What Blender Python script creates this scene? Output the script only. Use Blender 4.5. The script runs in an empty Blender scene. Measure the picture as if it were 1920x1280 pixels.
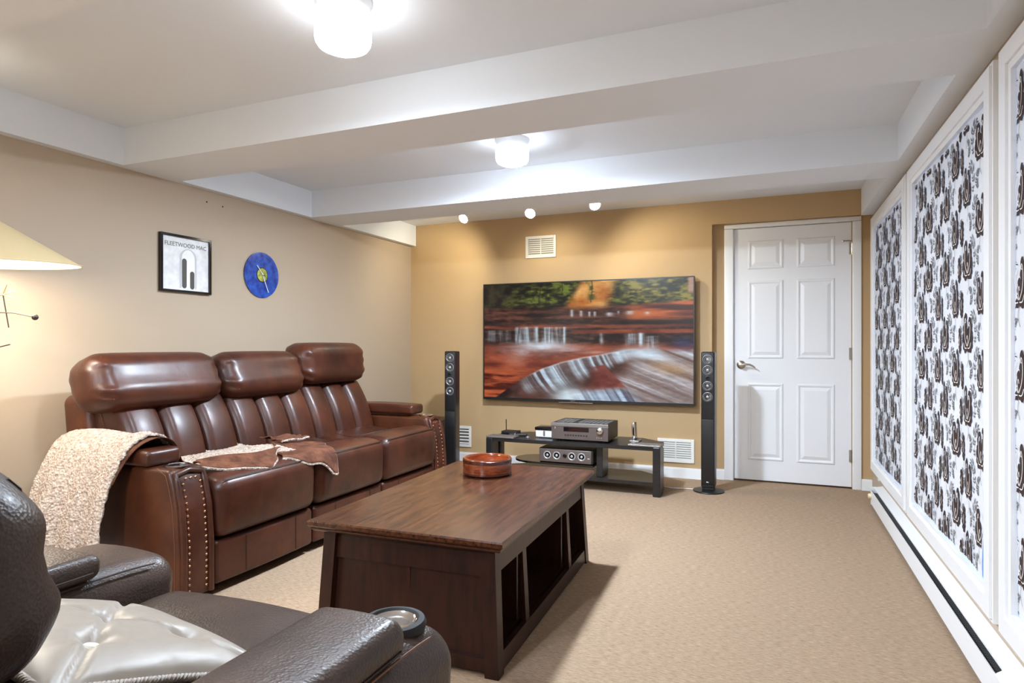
import bpy, bmesh, math, random
import numpy as np
from mathutils import Vector, Matrix
R = random.Random(7)
PI = math.pi
S = bpy.context.scene
COL = S.collection

# ------------------------------------------------------------------ camera
cam_d = bpy.data.cameras.new('camera')
cam = bpy.data.objects.new('camera', cam_d); COL.objects.link(cam)
cam.location = (0, 0, 1.099)
cam.rotation_euler = (PI/2, 0, 0.3927)
cam_d.sensor_width = 36.0
cam_d.lens = 36.0*1183.47/1920
cam_d.shift_y = 7.47/1920
cam_d.clip_start = 0.05
S.camera = cam

# ------------------------------------------------------------------ light
w = bpy.data.worlds.new('world'); S.world = w; w.use_nodes = True
w.node_tree.nodes['Background'].inputs[0].default_value = (0.20, 0.46, 1.0, 1)
w.node_tree.nodes['Background'].inputs[1].default_value = .42
LAMP_CEIL = 4.2     # radiance of the glass drum sides; their bottom diffusers shine more
LAMP_SPOT = 4.6     # watts of each ceiling spot
LAMP_FLOOR = 6.0
S.view_settings.view_transform = 'Standard'
S.view_settings.look = 'None'
S.view_settings.exposure = 1.6
S.view_settings.gamma = 1.0
S.view_settings.use_curve_mapping = False

# ------------------------------------------------------------------ room numbers
XL, XR, YT, YD, YB = -3.307, 0.6885, 5.38, 5.45, -2.0
ZC, ZB = 2.2745, 2.0754
XSL, XSR = -3.2524, 0.6085

# ------------------------------------------------------------------ materials
def lin(r, g, b):
    f = lambda c: c/12.92 if c <= .04045 else ((c+.055)/1.055)**2.4
    return (f(r/255), f(g/255), f(b/255), 1)

def mat(name, col, rough=.5, metal=0, spec=.5, coat=0, emit=None, es=0, **kw):
    m = bpy.data.materials.new(name); m.use_nodes = True
    b = m.node_tree.nodes['Principled BSDF']
    b.inputs['Base Color'].default_value = col if len(col) == 4 else (*col, 1)
    b.inputs['Roughness'].default_value = rough
    b.inputs['Metallic'].default_value = metal
    b.inputs['Specular IOR Level'].default_value = spec
    b.inputs['Coat Weight'].default_value = coat
    b.inputs['Coat Roughness'].default_value = kw.get('coat_rough', .1)
    if emit:
        b.inputs['Emission Color'].default_value = emit
        b.inputs['Emission Strength'].default_value = es
    return m

def nodes(m):
    return m.node_tree.nodes, m.node_tree.links, m.node_tree.nodes['Principled BSDF']

def noise_col(m, c1, c2, scale=5, stretch=(1, 1, 1), detail=6, lo=.35, hi=.65, coords='Object', rough=.6):
    N, L, b = nodes(m)
    tc = N.new('ShaderNodeTexCoord'); mp = N.new('ShaderNodeMapping'); mp.inputs['Scale'].default_value = stretch
    nz = N.new('ShaderNodeTexNoise'); nz.inputs['Scale'].default_value = scale; nz.inputs['Detail'].default_value = detail
    nz.inputs['Roughness'].default_value = rough
    cr = N.new('ShaderNodeValToRGB')
    cr.color_ramp.elements[0].position = lo; cr.color_ramp.elements[1].position = hi
    cr.color_ramp.elements[0].color = c1; cr.color_ramp.elements[1].color = c2
    L.new(tc.outputs[coords], mp.inputs[0]); L.new(mp.outputs[0], nz.inputs['Vector'])
    L.new(nz.outputs[0], cr.inputs[0]); L.new(cr.outputs[0], b.inputs['Base Color'])
    return mp, nz, cr

def bump(m, kind='noise', scale=100, strength=.3, dist=.002, stretch=(1, 1, 1), detail=4, coords='Object', prev=None):
    N, L, b = nodes(m)
    tc = N.new('ShaderNodeTexCoord'); mp = N.new('ShaderNodeMapping'); mp.inputs['Scale'].default_value = stretch
    if kind == 'noise':
        t = N.new('ShaderNodeTexNoise'); t.inputs['Scale'].default_value = scale; t.inputs['Detail'].default_value = detail; out = t.outputs[0]
    else:
        t = N.new('ShaderNodeTexVoronoi'); t.inputs['Scale'].default_value = scale; t.feature = kind; out = t.outputs[0]
    bp = N.new('ShaderNodeBump'); bp.inputs['Strength'].default_value = strength; bp.inputs['Distance'].default_value = dist
    L.new(tc.outputs[coords], mp.inputs[0]); L.new(mp.outputs[0], t.inputs['Vector']); L.new(out, bp.inputs['Height'])
    if prev: L.new(prev.outputs[0], bp.inputs['Normal'])
    L.new(bp.outputs[0], b.inputs['Normal'])
    return bp

M = {}
M['wall'] = mat('wall_paint', (.47, .375, .275), .6, spec=.3); bump(M['wall'], scale=220, strength=.12, dist=.001)
M['ochre'] = mat('ochre_wall_paint', (.51, .35, .185), .6, spec=.3); bump(M['ochre'], scale=220, strength=.12, dist=.001)
M['ceil'] = mat('ceiling_paint', (.80, .835, .875), .75, spec=.2)
M['trimw'] = mat('white_trim_paint', (.85, .86, .87), .35)
M['doorw'] = mat('door_paint', (.82, .83, .85), .38)
M['carpet'] = mat('carpet', lin(208, 172, 134), .95, spec=.1)
_mp, _nz, _cr = noise_col(M['carpet'], lin(134, 109, 87), lin(192, 166, 139), 34, (1, 6.5, 1), 8, .34, .66, rough=.75)
_b = bump(M['carpet'], scale=130, strength=.9, dist=.006, stretch=(.35, 1.6, 1), detail=5)
bump(M['carpet'], scale=700, strength=.5, dist=.003, prev=_b)

def leather(name, c1, c2, rough, pebble, pscale, coat=.15):
    m = mat(name, c1, rough, spec=.35, coat=coat, coat_rough=.25)
    noise_col(m, c1, c2, 4.5, detail=5, lo=.3, hi=.72)
    b1 = bump(m, scale=9, strength=.25, dist=.012, stretch=(1, 1, .6), detail=3)
    bump(m, 'F1', pscale, pebble, .0015, prev=b1)
    return m
M['sofa'] = leather('brown_leather', lin(46, 21, 12), lin(84, 42, 25), .38, .12, 260)
M['sofad'] = leather('brown_leather_side', lin(54, 25, 12), lin(84, 43, 22), .40, .1, 260)
M['reclin'] = leather('pebbled_leather', lin(46, 34, 28), lin(72, 55, 45), .42, .55, 190)
M['seam'] = mat('seam_thread', lin(40, 24, 18), .6)
M['stitch'] = mat('stitch_thread', lin(112, 72, 50), .6)
M['nail'] = mat('antique_brass', lin(190, 140, 105), .3, 1)
M['black'] = mat('black_satin', lin(24, 23, 24), .4); 
M['blackg'] = mat('black_gloss', lin(14, 14, 16), .12)
M['blackw'] = mat('black_ash', lin(30, 29, 30), .32); noise_col(M['blackw'], lin(24, 23, 24), lin(40, 38, 38), 30, (1, 8, 8))
M['greym'] = mat('grey_metal', lin(138, 135, 132), .38, .6)
M['recv'] = mat('receiver_face', lin(112, 102, 100), .36, .6)
M['recvd'] = mat('receiver_case', lin(46, 40, 40), .45, .4)
M['silver'] = mat('silver', lin(205, 203, 200), .25, 1)
M['chrome'] = mat('chrome', lin(220, 220, 220), .1, 1)
M['nickel'] = mat('satin_nickel', lin(188, 180, 168), .28, 1)
M['whitep'] = mat('white_plastic', lin(232, 234, 234), .35)
M['cream'] = mat('cream_plastic', lin(226, 210, 170), .4)
M['vent'] = mat('vent_enamel', lin(236, 234, 228), .4)
M['dark'] = mat('dark_void', lin(26, 24, 22), .8)
M['ventin'] = mat('duct_shadow', lin(120, 116, 108), .8)
M['driver'] = mat('speaker_cone', lin(176, 176, 178), .35, .5)
M['rubber'] = mat('rubber', lin(22, 22, 24), .7)
M['display'] = mat('receiver_display', lin(38, 12, 14), .15)
M['gold'] = mat('aged_brass', lin(196, 160, 96), .3, 1)
M['steel'] = mat('dark_steel', lin(84, 76, 70), .35, .9)

def wood(name, c1, c2, rough, scale=6, stretch=(9, .8, 9), coat=.3):
    m = mat(name, c1, rough, spec=.35, coat=coat, coat_rough=.18)
    noise_col(m, c1, c2, scale, stretch, 9, .36, .66, rough=.7)
    bump(m, scale=scale*4, strength=.08, dist=.001, stretch=stretch)
    return m
M['tabtop'] = wood('table_top_wood', lin(34, 15, 8), lin(92, 52, 29), .27)
M['tabbody'] = wood('table_body_wood', lin(28, 11, 6), lin(54, 24, 12), .4, 5, (7, 7, .8), coat=.08)
M['tabedge'] = wood('table_edge_wood', lin(44, 22, 14), lin(84, 46, 28), .34)
M['cab'] = wood('side_cabinet_wood', lin(44, 28, 18), lin(66, 44, 28), .4)
M['bowl'] = wood('bowl_wood', lin(88, 36, 18), lin(150, 74, 38), .22, 7, (2, 2, 14), coat=.6)
M['bowlin'] = wood('bowl_inside_wood', lin(120, 52, 24), lin(176, 92, 48), .3, 7, (2, 2, 8))

m = M['sherpa'] = mat('sherpa_fleece', lin(222, 205, 190), 1, spec=.1)
noise_col(m, lin(172, 150, 134), lin(212, 196, 182), 60, detail=6, lo=.35, hi=.6)
_b = bump(m, 'F1', 95, .9, .012); bump(m, scale=240, strength=.7, dist=.006, prev=_b)
m = M['suede'] = mat('brown_suede', lin(92, 56, 40), .9, spec=.2)
noise_col(m, lin(74, 43, 31), lin(112, 72, 52), 16, detail=6); bump(m, scale=14, strength=.6, dist=.012, stretch=(1, 3, 1))
m = M['satin'] = mat('beige_satin', lin(146, 134, 120), .42); m.node_tree.nodes['Principled BSDF'].inputs['Sheen Weight'].default_value = .3
bump(m, scale=11, strength=.35, dist=.02, detail=2)
M['satinbtn'] = mat('cream_button', lin(214, 206, 190), .5)
M['rope'] = mat('grey_rope', lin(172, 162, 152), .6)

# translucent printed cotton over daylight
m = M['fabric'] = bpy.data.materials.new('printed_cotton'); m.use_nodes = True
N, L = m.node_tree.nodes, m.node_tree.links
bs = N['Principled BSDF']; bs.inputs['Base Color'].default_value = lin(243, 241, 238); bs.inputs['Roughness'].default_value = .85
tr = N.new('ShaderNodeBsdfTranslucent'); tr.inputs[0].default_value = lin(240, 240, 240)
mx = N.new('ShaderNodeMixShader'); mx.inputs[0].default_value = .3
L.new(bs.outputs[0], mx.inputs[1]); L.new(tr.outputs[0], mx.inputs[2]); L.new(mx.outputs[0], N['Material Output'].inputs[0])
M['printd'] = mat('print_dark', lin(62, 48, 45), .8, spec=.2)
M['printg'] = mat('print_grey', lin(118, 113, 111), .8, spec=.2)
M['printm'] = mat('print_taupe', lin(150, 134, 124), .8, spec=.2)
M['printc'] = mat('print_cream', lin(236, 230, 226), .8, spec=.2)
m = M['glass'] = bpy.data.materials.new('window_glass'); m.use_nodes = True
N, L = m.node_tree.nodes, m.node_tree.links
g = N.new('ShaderNodeBsdfGlossy'); g.inputs['Roughness'].default_value = .02
t = N.new('ShaderNodeBsdfTransparent'); t.inputs[0].default_value = (.9, .96, 1, 1)
mx = N.new('ShaderNodeMixShader'); mx.inputs[0].default_value = .06
L.new(t.outputs[0], mx.inputs[1]); L.new(g.outputs[0], mx.inputs[2]); L.new(mx.outputs[0], N['Material Output'].inputs[0])
def emat(name, col, s):
    return mat(name, (.8, .8, .8), .4, emit=col, es=s)
M['drum'] = emat('lit_glass_drum', (.92, .96, 1, 1), LAMP_CEIL)
M['drumc'] = emat('lit_glass_drum_cool', (.78, .88, 1, 1), LAMP_CEIL)
for _k, _f in (('lens1', 44), ('lens2', 172), ('lens3', 39), ('lens4', 252)):
    M[_k] = emat('lit_lamp_diffuser', (.75, .87, 1.02, 1), LAMP_CEIL*_f)
M['spotface'] = emat('lit_spot_lens', (1, .93, .8, 1), 40)
M['bulb'] = emat('lit_bulb', (1, .9, .74, 1), 60)
M['shade'] = mat('cream_lamp_shade', lin(206, 184, 140), .7)
M['shadein'] = mat('white_shade_lining', lin(250, 244, 230), .7)

# ------------------------------------------------------------------ mesh helpers (all return (verts, faces))
def rbox(x0, x1, y0, y1, z0, z1, r=.02, k=3, n=(1, 1, 1)):
    h = np.array([(x1-x0)/2, (y1-y0)/2, (z1-z0)/2]); c = np.array([(x1+x0)/2, (y1+y0)/2, (z1+z0)/2])
    r = min(r, *(h*.999))
    ax = []
    for a in range(3):
        e = [(h[a]-r)+r*math.tan(PI/4*i/k) for i in range(k+1)]
        inner = list(np.linspace(-(h[a]-r), h[a]-r, n[a]+1)) if h[a]-r > 1e-6 else [0.0]
        pos = [v for v in e if v > h[a]-r+1e-9]
        ax.append([-v for v in reversed(pos)]+inner+pos)
    idx = {}; V = []; F = []
    def vid(i, j, l):
        key = (i, j, l)
        if key not in idx:
            p = np.array([ax[0][i], ax[1][j], ax[2][l]])
            q = np.clip(p, -(h-r), h-r); d = p-q; nn = np.linalg.norm(d)
            idx[key] = len(V); V.append(c+q+(d/nn*r if nn > 1e-9 else 0))
        return idx[key]
    A, B, Cc = (len(a)-1 for a in ax)
    for i in range(A):
        for j in range(B):
            F.append((vid(i, j, 0), vid(i, j+1, 0), vid(i+1, j+1, 0), vid(i+1, j, 0)))
            F.append((vid(i, j, Cc), vid(i+1, j, Cc), vid(i+1, j+1, Cc), vid(i, j+1, Cc)))
    for i in range(A):
        for l in range(Cc):
            F.append((vid(i, 0, l), vid(i+1, 0, l), vid(i+1, 0, l+1), vid(i, 0, l+1)))
            F.append((vid(i, B, l), vid(i, B, l+1), vid(i+1, B, l+1), vid(i+1, B, l)))
    for j in range(B):
        for l in range(Cc):
            F.append((vid(0, j, l), vid(0, j, l+1), vid(0, j+1, l+1), vid(0, j+1, l)))
            F.append((vid(A, j, l), vid(A, j+1, l), vid(A, j+1, l+1), vid(A, j, l+1)))
    return np.array(V), F

def box(x0, x1, y0, y1, z0, z1):
    V = np.array([(x, y, z) for x in (x0, x1) for y in (y0, y1) for z in (z0, z1)], float)
    return V, [(0, 1, 3, 2), (4, 6, 7, 5), (0, 4, 5, 1), (2, 3, 7, 6), (0, 2, 6, 4), (1, 5, 7, 3)]

def join(*ms):
    V = []; F = []; o = 0
    for v, f in ms:
        V.append(np.asarray(v, float)); F += [tuple(i+o for i in q) for q in f]; o += len(v)
    return np.concatenate(V), F

def tube(pts, r, n=8, closed=False, caps=True):
    P = [np.array(p, float) for p in pts]; m = len(P); V = []; F = []
    rr = r if hasattr(r, '__len__') else [r]*m
    up = None
    for i in range(m):
        a = P[(i-1) % m] if (closed or i > 0) else P[i]; b = P[(i+1) % m] if (closed or i < m-1) else P[i]
        t = b-a; t /= (np.linalg.norm(t)+1e-12)
        if up is None:
            up = np.array([0, 0, 1.]) if abs(t[2]) < .9 else np.array([1., 0, 0])
        s = np.cross(t, up); s /= (np.linalg.norm(s)+1e-12); up = np.cross(s, t)
        for k in range(n):
            a_ = 2*PI*k/n; V.append(P[i]+rr[i]*(math.cos(a_)*s+math.sin(a_)*up))
    for i in range(m if closed else m-1):
        j = (i+1) % m
        for k in range(n):
            F.append((i*n+k, i*n+(k+1) % n, j*n+(k+1) % n, j*n+k))
    if caps and not closed:
        F.append(tuple(range(n))); F.append(tuple(reversed(range((m-1)*n, m*n))))
    return np.array(V), F

def lathe(prof, n=32, c=(0, 0, 0)):
    V = []; F = []; m = len(prof)
    for (r, z) in prof:
        for k in range(n):
            a = 2*PI*k/n; V.append((c[0]+r*math.cos(a), c[1]+r*math.sin(a), c[2]+z))
    for i in range(m-1):
        for k in range(n):
            F.append((i*n+k, i*n+(k+1) % n, (i+1)*n+(k+1) % n, (i+1)*n+k))
    F.append(tuple(reversed(range(n)))); F.append(tuple(range((m-1)*n, m*n)))
    return np.array(V), F

def prism(poly, z0, z1):
    n = len(poly)
    V = [(x, y, z0) for x, y in poly]+[(x, y, z1) for x, y in poly]
    F = [tuple(reversed(range(n))), tuple(range(n, 2*n))]+[(i, (i+1) % n, n+(i+1) % n, n+i) for i in range(n)]
    return np.array(V, float), F

def xf(m, loc=(0, 0, 0), rot=(0, 0, 0), piv=(0, 0, 0)):
    V, F = m
    Rm = np.array((Matrix.Rotation(rot[2], 3, 'Z') @ Matrix.Rotation(rot[1], 3, 'Y') @ Matrix.Rotation(rot[0], 3, 'X')))
    return (np.asarray(V)-piv) @ Rm.T+piv+np.array(loc), F

def grid(fn, nu, nv):
    V = [fn(i/nu, j/nv) for i in range(nu+1) for j in range(nv+1)]
    F = [(i*(nv+1)+j, (i+1)*(nv+1)+j, (i+1)*(nv+1)+j+1, i*(nv+1)+j+1) for i in range(nu) for j in range(nv)]
    return np.array(V, float), F

def thick(m, t):
    """closed sheet: offset a grid along its vertex normals"""
    V, F = m; Nn = np.zeros_like(V)
    for f in F:
        nn = np.cross(V[f[1]]-V[f[0]], V[f[2]]-V[f[0]])
        for i in f: Nn[i] += nn
    Nn /= (np.linalg.norm(Nn, axis=1)[:, None]+1e-12)
    n = len(V); E = {}
    for f in F:
        for a, b in zip(f, f[1:]+f[:1]):
            E[(a, b)] = 1
    V2 = np.concatenate([V, V-Nn*t]); F2 = list(F)+[tuple(i+n for i in reversed(f)) for f in F]
    for (a, b) in E:
        if (b, a) not in E: F2.append((b, a, a+n, b+n))
    return V2, F2

def loop_at(V, axis, value, r):
    """seam tube along the grid column of a rounded box nearest to value on axis"""
    col = np.unique(V[:, axis].round(5)); c = col[np.argmin(abs(col-value))]
    P = V[abs(V[:, axis]-c) < 1e-4]; o = [a for a in range(3) if a != axis]; m_ = P.mean(0)
    P = P[np.argsort(np.arctan2(P[:, o[1]]-m_[o[1]], P[:, o[0]]-m_[o[0]]))]
    return tube([p+(p-m_)*.004 for p in P], r, 5, True)

# ------------------------------------------------------------------ object helpers
def mk(name, m, material, parent=None, smooth=False, local=False, auto=True):
    V, F = m; V = np.asarray(V, float)
    if parent is not None and not local: V = V-np.array(base_loc(parent))
    me = bpy.data.meshes.new(name); me.from_pydata(V.tolist(), [], [tuple(int(i) for i in f) for f in F]); me.update()
    bm = bmesh.new(); bm.from_mesh(me); bmesh.ops.recalc_face_normals(bm, faces=bm.faces); bm.to_mesh(me); bm.free()
    if smooth:
        me.polygons.foreach_set('use_smooth', [True]*len(me.polygons))
        if auto: me.set_sharp_from_angle(angle=math.radians(50))
    me.materials.append(M[material] if isinstance(material, str) else material)
    o = bpy.data.objects.new(name, me); COL.objects.link(o)
    if parent is not None: o.parent = parent
    return o

def base_loc(o):
    p = np.array(o.location)
    while o.parent is not None:
        o = o.parent; p = p+np.array(o.location)
    return p

def tag(o, label, cat, group=None):
    o['label'] = label; o['category'] = cat
    if group: o['group'] = group
    return o

def thing(name, label, cat, loc=(0, 0, 0), rz=0, group=None):
    o = bpy.data.objects.new(name, None); COL.objects.link(o); o.empty_display_size = .1
    o.location = loc; o.rotation_euler = (0, 0, rz)
    return tag(o, label, cat, group)

def struct(name, m, material, smooth=False):
    o = mk(name, m, material, None, smooth); o['kind'] = 'structure'; return o

def text_mesh(s, size, name='lettering'):
    cu = bpy.data.curves.new(name, 'FONT'); cu.body = s; cu.size = size; cu.align_x = 'CENTER'; cu.resolution_u = 3
    o = bpy.data.objects.new(name, cu); COL.objects.link(o)
    me = bpy.data.meshes.new_from_object(o.evaluated_get(bpy.context.evaluated_depsgraph_get()))
    V = np.array([v.co[:] for v in me.vertices]); F = [tuple(p.vertices) for p in me.polygons]
    bpy.data.objects.remove(o); bpy.data.curves.remove(cu); bpy.data.meshes.remove(me)
    return V, F

# ================================================================== THE SETTING
struct('floor', box(XL-.1, XR+.15, YB-.1, YD+.12, -.1, 0), 'carpet')
struct('wall_left', box(XL-.1, XL, YB-.1, YT, 0, ZC), 'wall')
XREC = -.463
struct('wall_back', join(box(XL-.1, XREC, YT, YD+.12, 0, ZC), box(XREC, XR+.15, YT, YD+.12, 2.085, ZC)), 'ochre')
struct('wall_door', join(box(XREC, -.30, YD, YD+.12, 0, 2.085), box(.555, XR+.15, YD, YD+.12, 0, 2.085), box(-.30, .555, YD, YD+.12, 2.05, 2.085), box(-.30, .555, YD+.06, YD+.12, 0, 2.05)), 'ochre')  # last box: added unseen plug, stops outside light leaking under the door
struct('wall_front', box(XL-.1, XR+.15, YB-.1, YB, 0, ZC), 'wall')
# right wall with three window openings
WINS = [(3.985, 5.27), (2.506, 3.912), (1.03, 2.434)]
WZ0, WZ1, FW = .19, 2.03, .095
pcs = []
ys = [YD]
for a, b in WINS: ys += [b-FW+.01, a+FW-.01]
ys.append(YB-.1)
for i in range(0, len(ys), 2): pcs.append(box(XR, XR+.12, ys[i+1], ys[i], 0, ZC))
for a, b in WINS:
    pcs.append(box(XR, XR+.12, a+FW-.01, b-FW+.01, 0, WZ0+FW-.01)); pcs.append(box(XR, XR+.12, a+FW-.01, b-FW+.01, WZ1-FW+.01, ZC))
struct('wall_right', join(*pcs), 'wall')
# ceiling with beams
ceil = struct('ceiling', box(XL-.1, XR+.15, YB-.1, YD+.12, ZC, ZC+.1), 'ceil')
for y0, y1 in ((.845, 1.208), (2.354, 2.717), (3.863, 4.231), (-.66, -.30)):
    mk('beam', box(XSL, XSR, y0, y1, ZB, ZC), 'ceil', ceil)
mk('soffit', box(XL, XSL, YB, YT, ZB, ZC), 'ceil', ceil)
mk('soffit', box(XSR, XR, YB, YT, ZB, ZC), 'ceil', ceil)
# baseboards
BB = lambda x0, x1, y0, y1: join(box(x0, x1, y0, y1, 0, .075), box(x0+(.003 if x1-x0 < .05 else 0), x1, y0+(.004 if y1-y0 < .05 else 0), y1, .075, .085))
struct('baseboard_back', join(BB(XL, XREC, YT-.014, YT), BB(XREC, -.372, YD-.014, YD), BB(.618, XR, YD-.014, YD)), 'trimw')
struct('baseboard_left', box(XL, XL+.014, YB, YT-.014, 0, .085), 'trimw')

# door
door = struct('door_1', box(-.2975, .5525, YD+.012, YD+.047, .015, 2.045), 'doorw')
def casing(x0, x1, z0, z1, horiz=False):
    return rbox(x0, x1, YD-.016, YD+.012, z0, z1, .005, 2)
mk('casing', casing(-.372, -.302, 0, 2.046), 'trimw', door, True)
mk('casing', casing(.557, .618, 0, 2.046), 'trimw', door, True)
mk('casing', casing(-.372, .618, 2.048, 2.083), 'trimw', door, True)
mk('stop_bead', box(-.302, -.2985, YD-.004, YD+.03, 0, 2.047), 'trimw', door)
def door_panel(x0, x1, z0, z1):
    f = YD+.012
    def ring(d, y): return [(x0+d, y, z0+d), (x1-d, y, z0+d), (x1-d, y, z1-d), (x0+d, y, z1-d)]
    rs = [ring(-.004, f), ring(.004, f-.007), ring(.012, f-.007), ring(.022, f+.0), ring(.026, f-.0005), ring(.05, f-.009)]
    V = [p for r_ in rs for p in r_]; F = []
    for i in range(len(rs)-1):
        for k in range(4): F.append((i*4+k, i*4+(k+1) % 4, (i+1)*4+(k+1) % 4, (i+1)*4+k))
    F.append(tuple(range((len(rs)-1)*4, len(rs)*4)))
    return np.array(V), F
for x0, x1 in ((-.188, .069), (.173, .435)):
    for z0, z1 in ((1.718, 1.94), (.998, 1.617), (.18, .793)):
        mk('panel', door_panel(x0, x1, z0, z1), 'doorw', door)
for z in (1.842, 1.036, .254):
    mk('hinge', join(box(.535, .5575, YD-.001, YD+.012, z-.045, z+.045), xf(lathe([(.006, -.048), (.006, .048)], 10), (.556, YD-.006, z))), 'nickel', door)
hk = mk('hinge_stop', join(tube([(.552, YD-.004, 1.895), (.53, YD-.03, 1.897), (.49, YD-.032, 1.895)], .005), xf(lathe([(.009, -.006), (.009, .006)], 12), (.49, YD-.032, 1.895))), 'nickel', door, True)
hd = mk('handle', join(xf(lathe([(.034, 0), (.034, .006), (.024, .014), (.012, .018), (.012, .05), (.017, .05), (.017, .06), (.0, .062)], 28), (-.243, YD+.012, .942), (PI/2, 0, 0)),
        tube([(-.243, YD-.04, .942), (-.21, YD-.045, .948), (-.175, YD-.043, .945), (-.148, YD-.04, .932), (-.135, YD-.038, .92)], [.010, .009, .0075, .006, .004])), 'nickel', door, True)
mk('strike_plate', box(-.3015, -.2988, YD-.012, YD+.01, .90, .98), 'nickel', door)

# windows on the right wall
for i, (a, b) in enumerate(WINS):
    wn = struct('window_%d' % (i+1), box(XR+.075, XR+.079, a+FW, b-FW, WZ0+FW, WZ1-FW), 'glass')
    f0, f1 = XR-.026, XR
    def member(p):  # mitred piece : polygon in (y,z)
        n = len(p); V = [(f0, y, z) for y, z in p]+[(f1, y, z) for y, z in p]
        return np.array(V), [tuple(range(n)), tuple(reversed(range(n, 2*n)))]+[(k, n+k, n+(k+1) % n, (k+1) % n) for k in range(n)]
    def lip(p):
        n = len(p); V = [(f0-.008, y, z) for y, z in p]+[(f0, y, z) for y, z in p]
        return np.array(V), [tuple(range(n)), tuple(reversed(range(n, 2*n)))]+[(k, n+k, n+(k+1) % n, (k+1) % n) for k in range(n)]
    def quad(d0, d1, side):
        A, B, Z0, Z1 = a+d0, b-d0, WZ0+d0, WZ1-d0; A2, B2, Z2, Z3 = a+d1, b-d1, WZ0+d1, WZ1-d1
        return {'b': [(A, Z0), (B, Z0), (B2, Z2), (A2, Z2)], 't': [(A, Z1), (A2, Z3), (B2, Z3), (B, Z1)],
                'n': [(A, Z0), (A2, Z2), (A2, Z3), (A, Z1)], 'f': [(B, Z0), (B, Z1), (B2, Z3), (B2, Z2)]}[side]
    for sd, nm in (('b', 'bottom_rail'), ('t', 'top_rail'), ('n', 'stile'), ('f', 'stile')):
        mk(nm, join(member(quad(0, FW, sd)), lip(quad(.012, .07, sd))), 'trimw', wn)
    mk('jamb', join(box(XR, XR+.12, a+FW-.01, a+FW, WZ0+FW-.01, WZ1-FW+.01), box(XR, XR+.12, b-FW, b-FW+.01, WZ0+FW-.01, WZ1-FW+.01),
                    box(XR, XR+.12, a+FW, b-FW, WZ0+FW-.01, WZ0+FW), box(XR, XR+.12, a+FW, b-FW, WZ1-FW, WZ1-FW+.01)), 'trimw', wn)

# ---- printed fabric shades stretched inside the frames
def petal(spine, W, scallops, n=26, lean=0):
    """feathery petal: quads across a spine, scalloped edges"""
    sp = np.array(spine, float); ts = np.linspace(0, 1, n+1); k = len(sp)-1
    out = []
    for t in ts:
        i = min(int(t*k), k-1); u = t*k-i
        p0, p1, p2, p3 = sp[max(i-1, 0)], sp[i], sp[i+1], sp[min(i+2, k)]
        p = .5*((2*p1)+(p2-p0)*u+(2*p0-5*p1+4*p2-p3)*u*u+(3*p1-p0-3*p2+p3)*u**3)
        out.append(p)
    out = np.array(out); d = np.gradient(out, axis=0); d /= np.linalg.norm(d, axis=1)[:, None]+1e-9
    nr = np.stack([-d[:, 1], d[:, 0]], 1)
    if callable(W): wd = np.array([W(t) for t in ts])
    else: wd = W*np.sin(PI*np.clip(ts*.94+.03, 0, 1))**.6
    wl = wd*(1+.55*(np.abs(np.sin(scallops*PI*ts))-.55)) if scallops else wd
    wr = wd*(1+.55*(np.abs(np.sin(scallops*PI*ts+.9))-.55)) if scallops else wd
    return np.concatenate([out+nr*wl[:, None], out-nr*wr[:, None]]), [(i, i+1, n+1+i+1, n+1+i) for i in range(n)]
def line(spine, w, n=14): return petal(spine, lambda t: w, 0, n)
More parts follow.
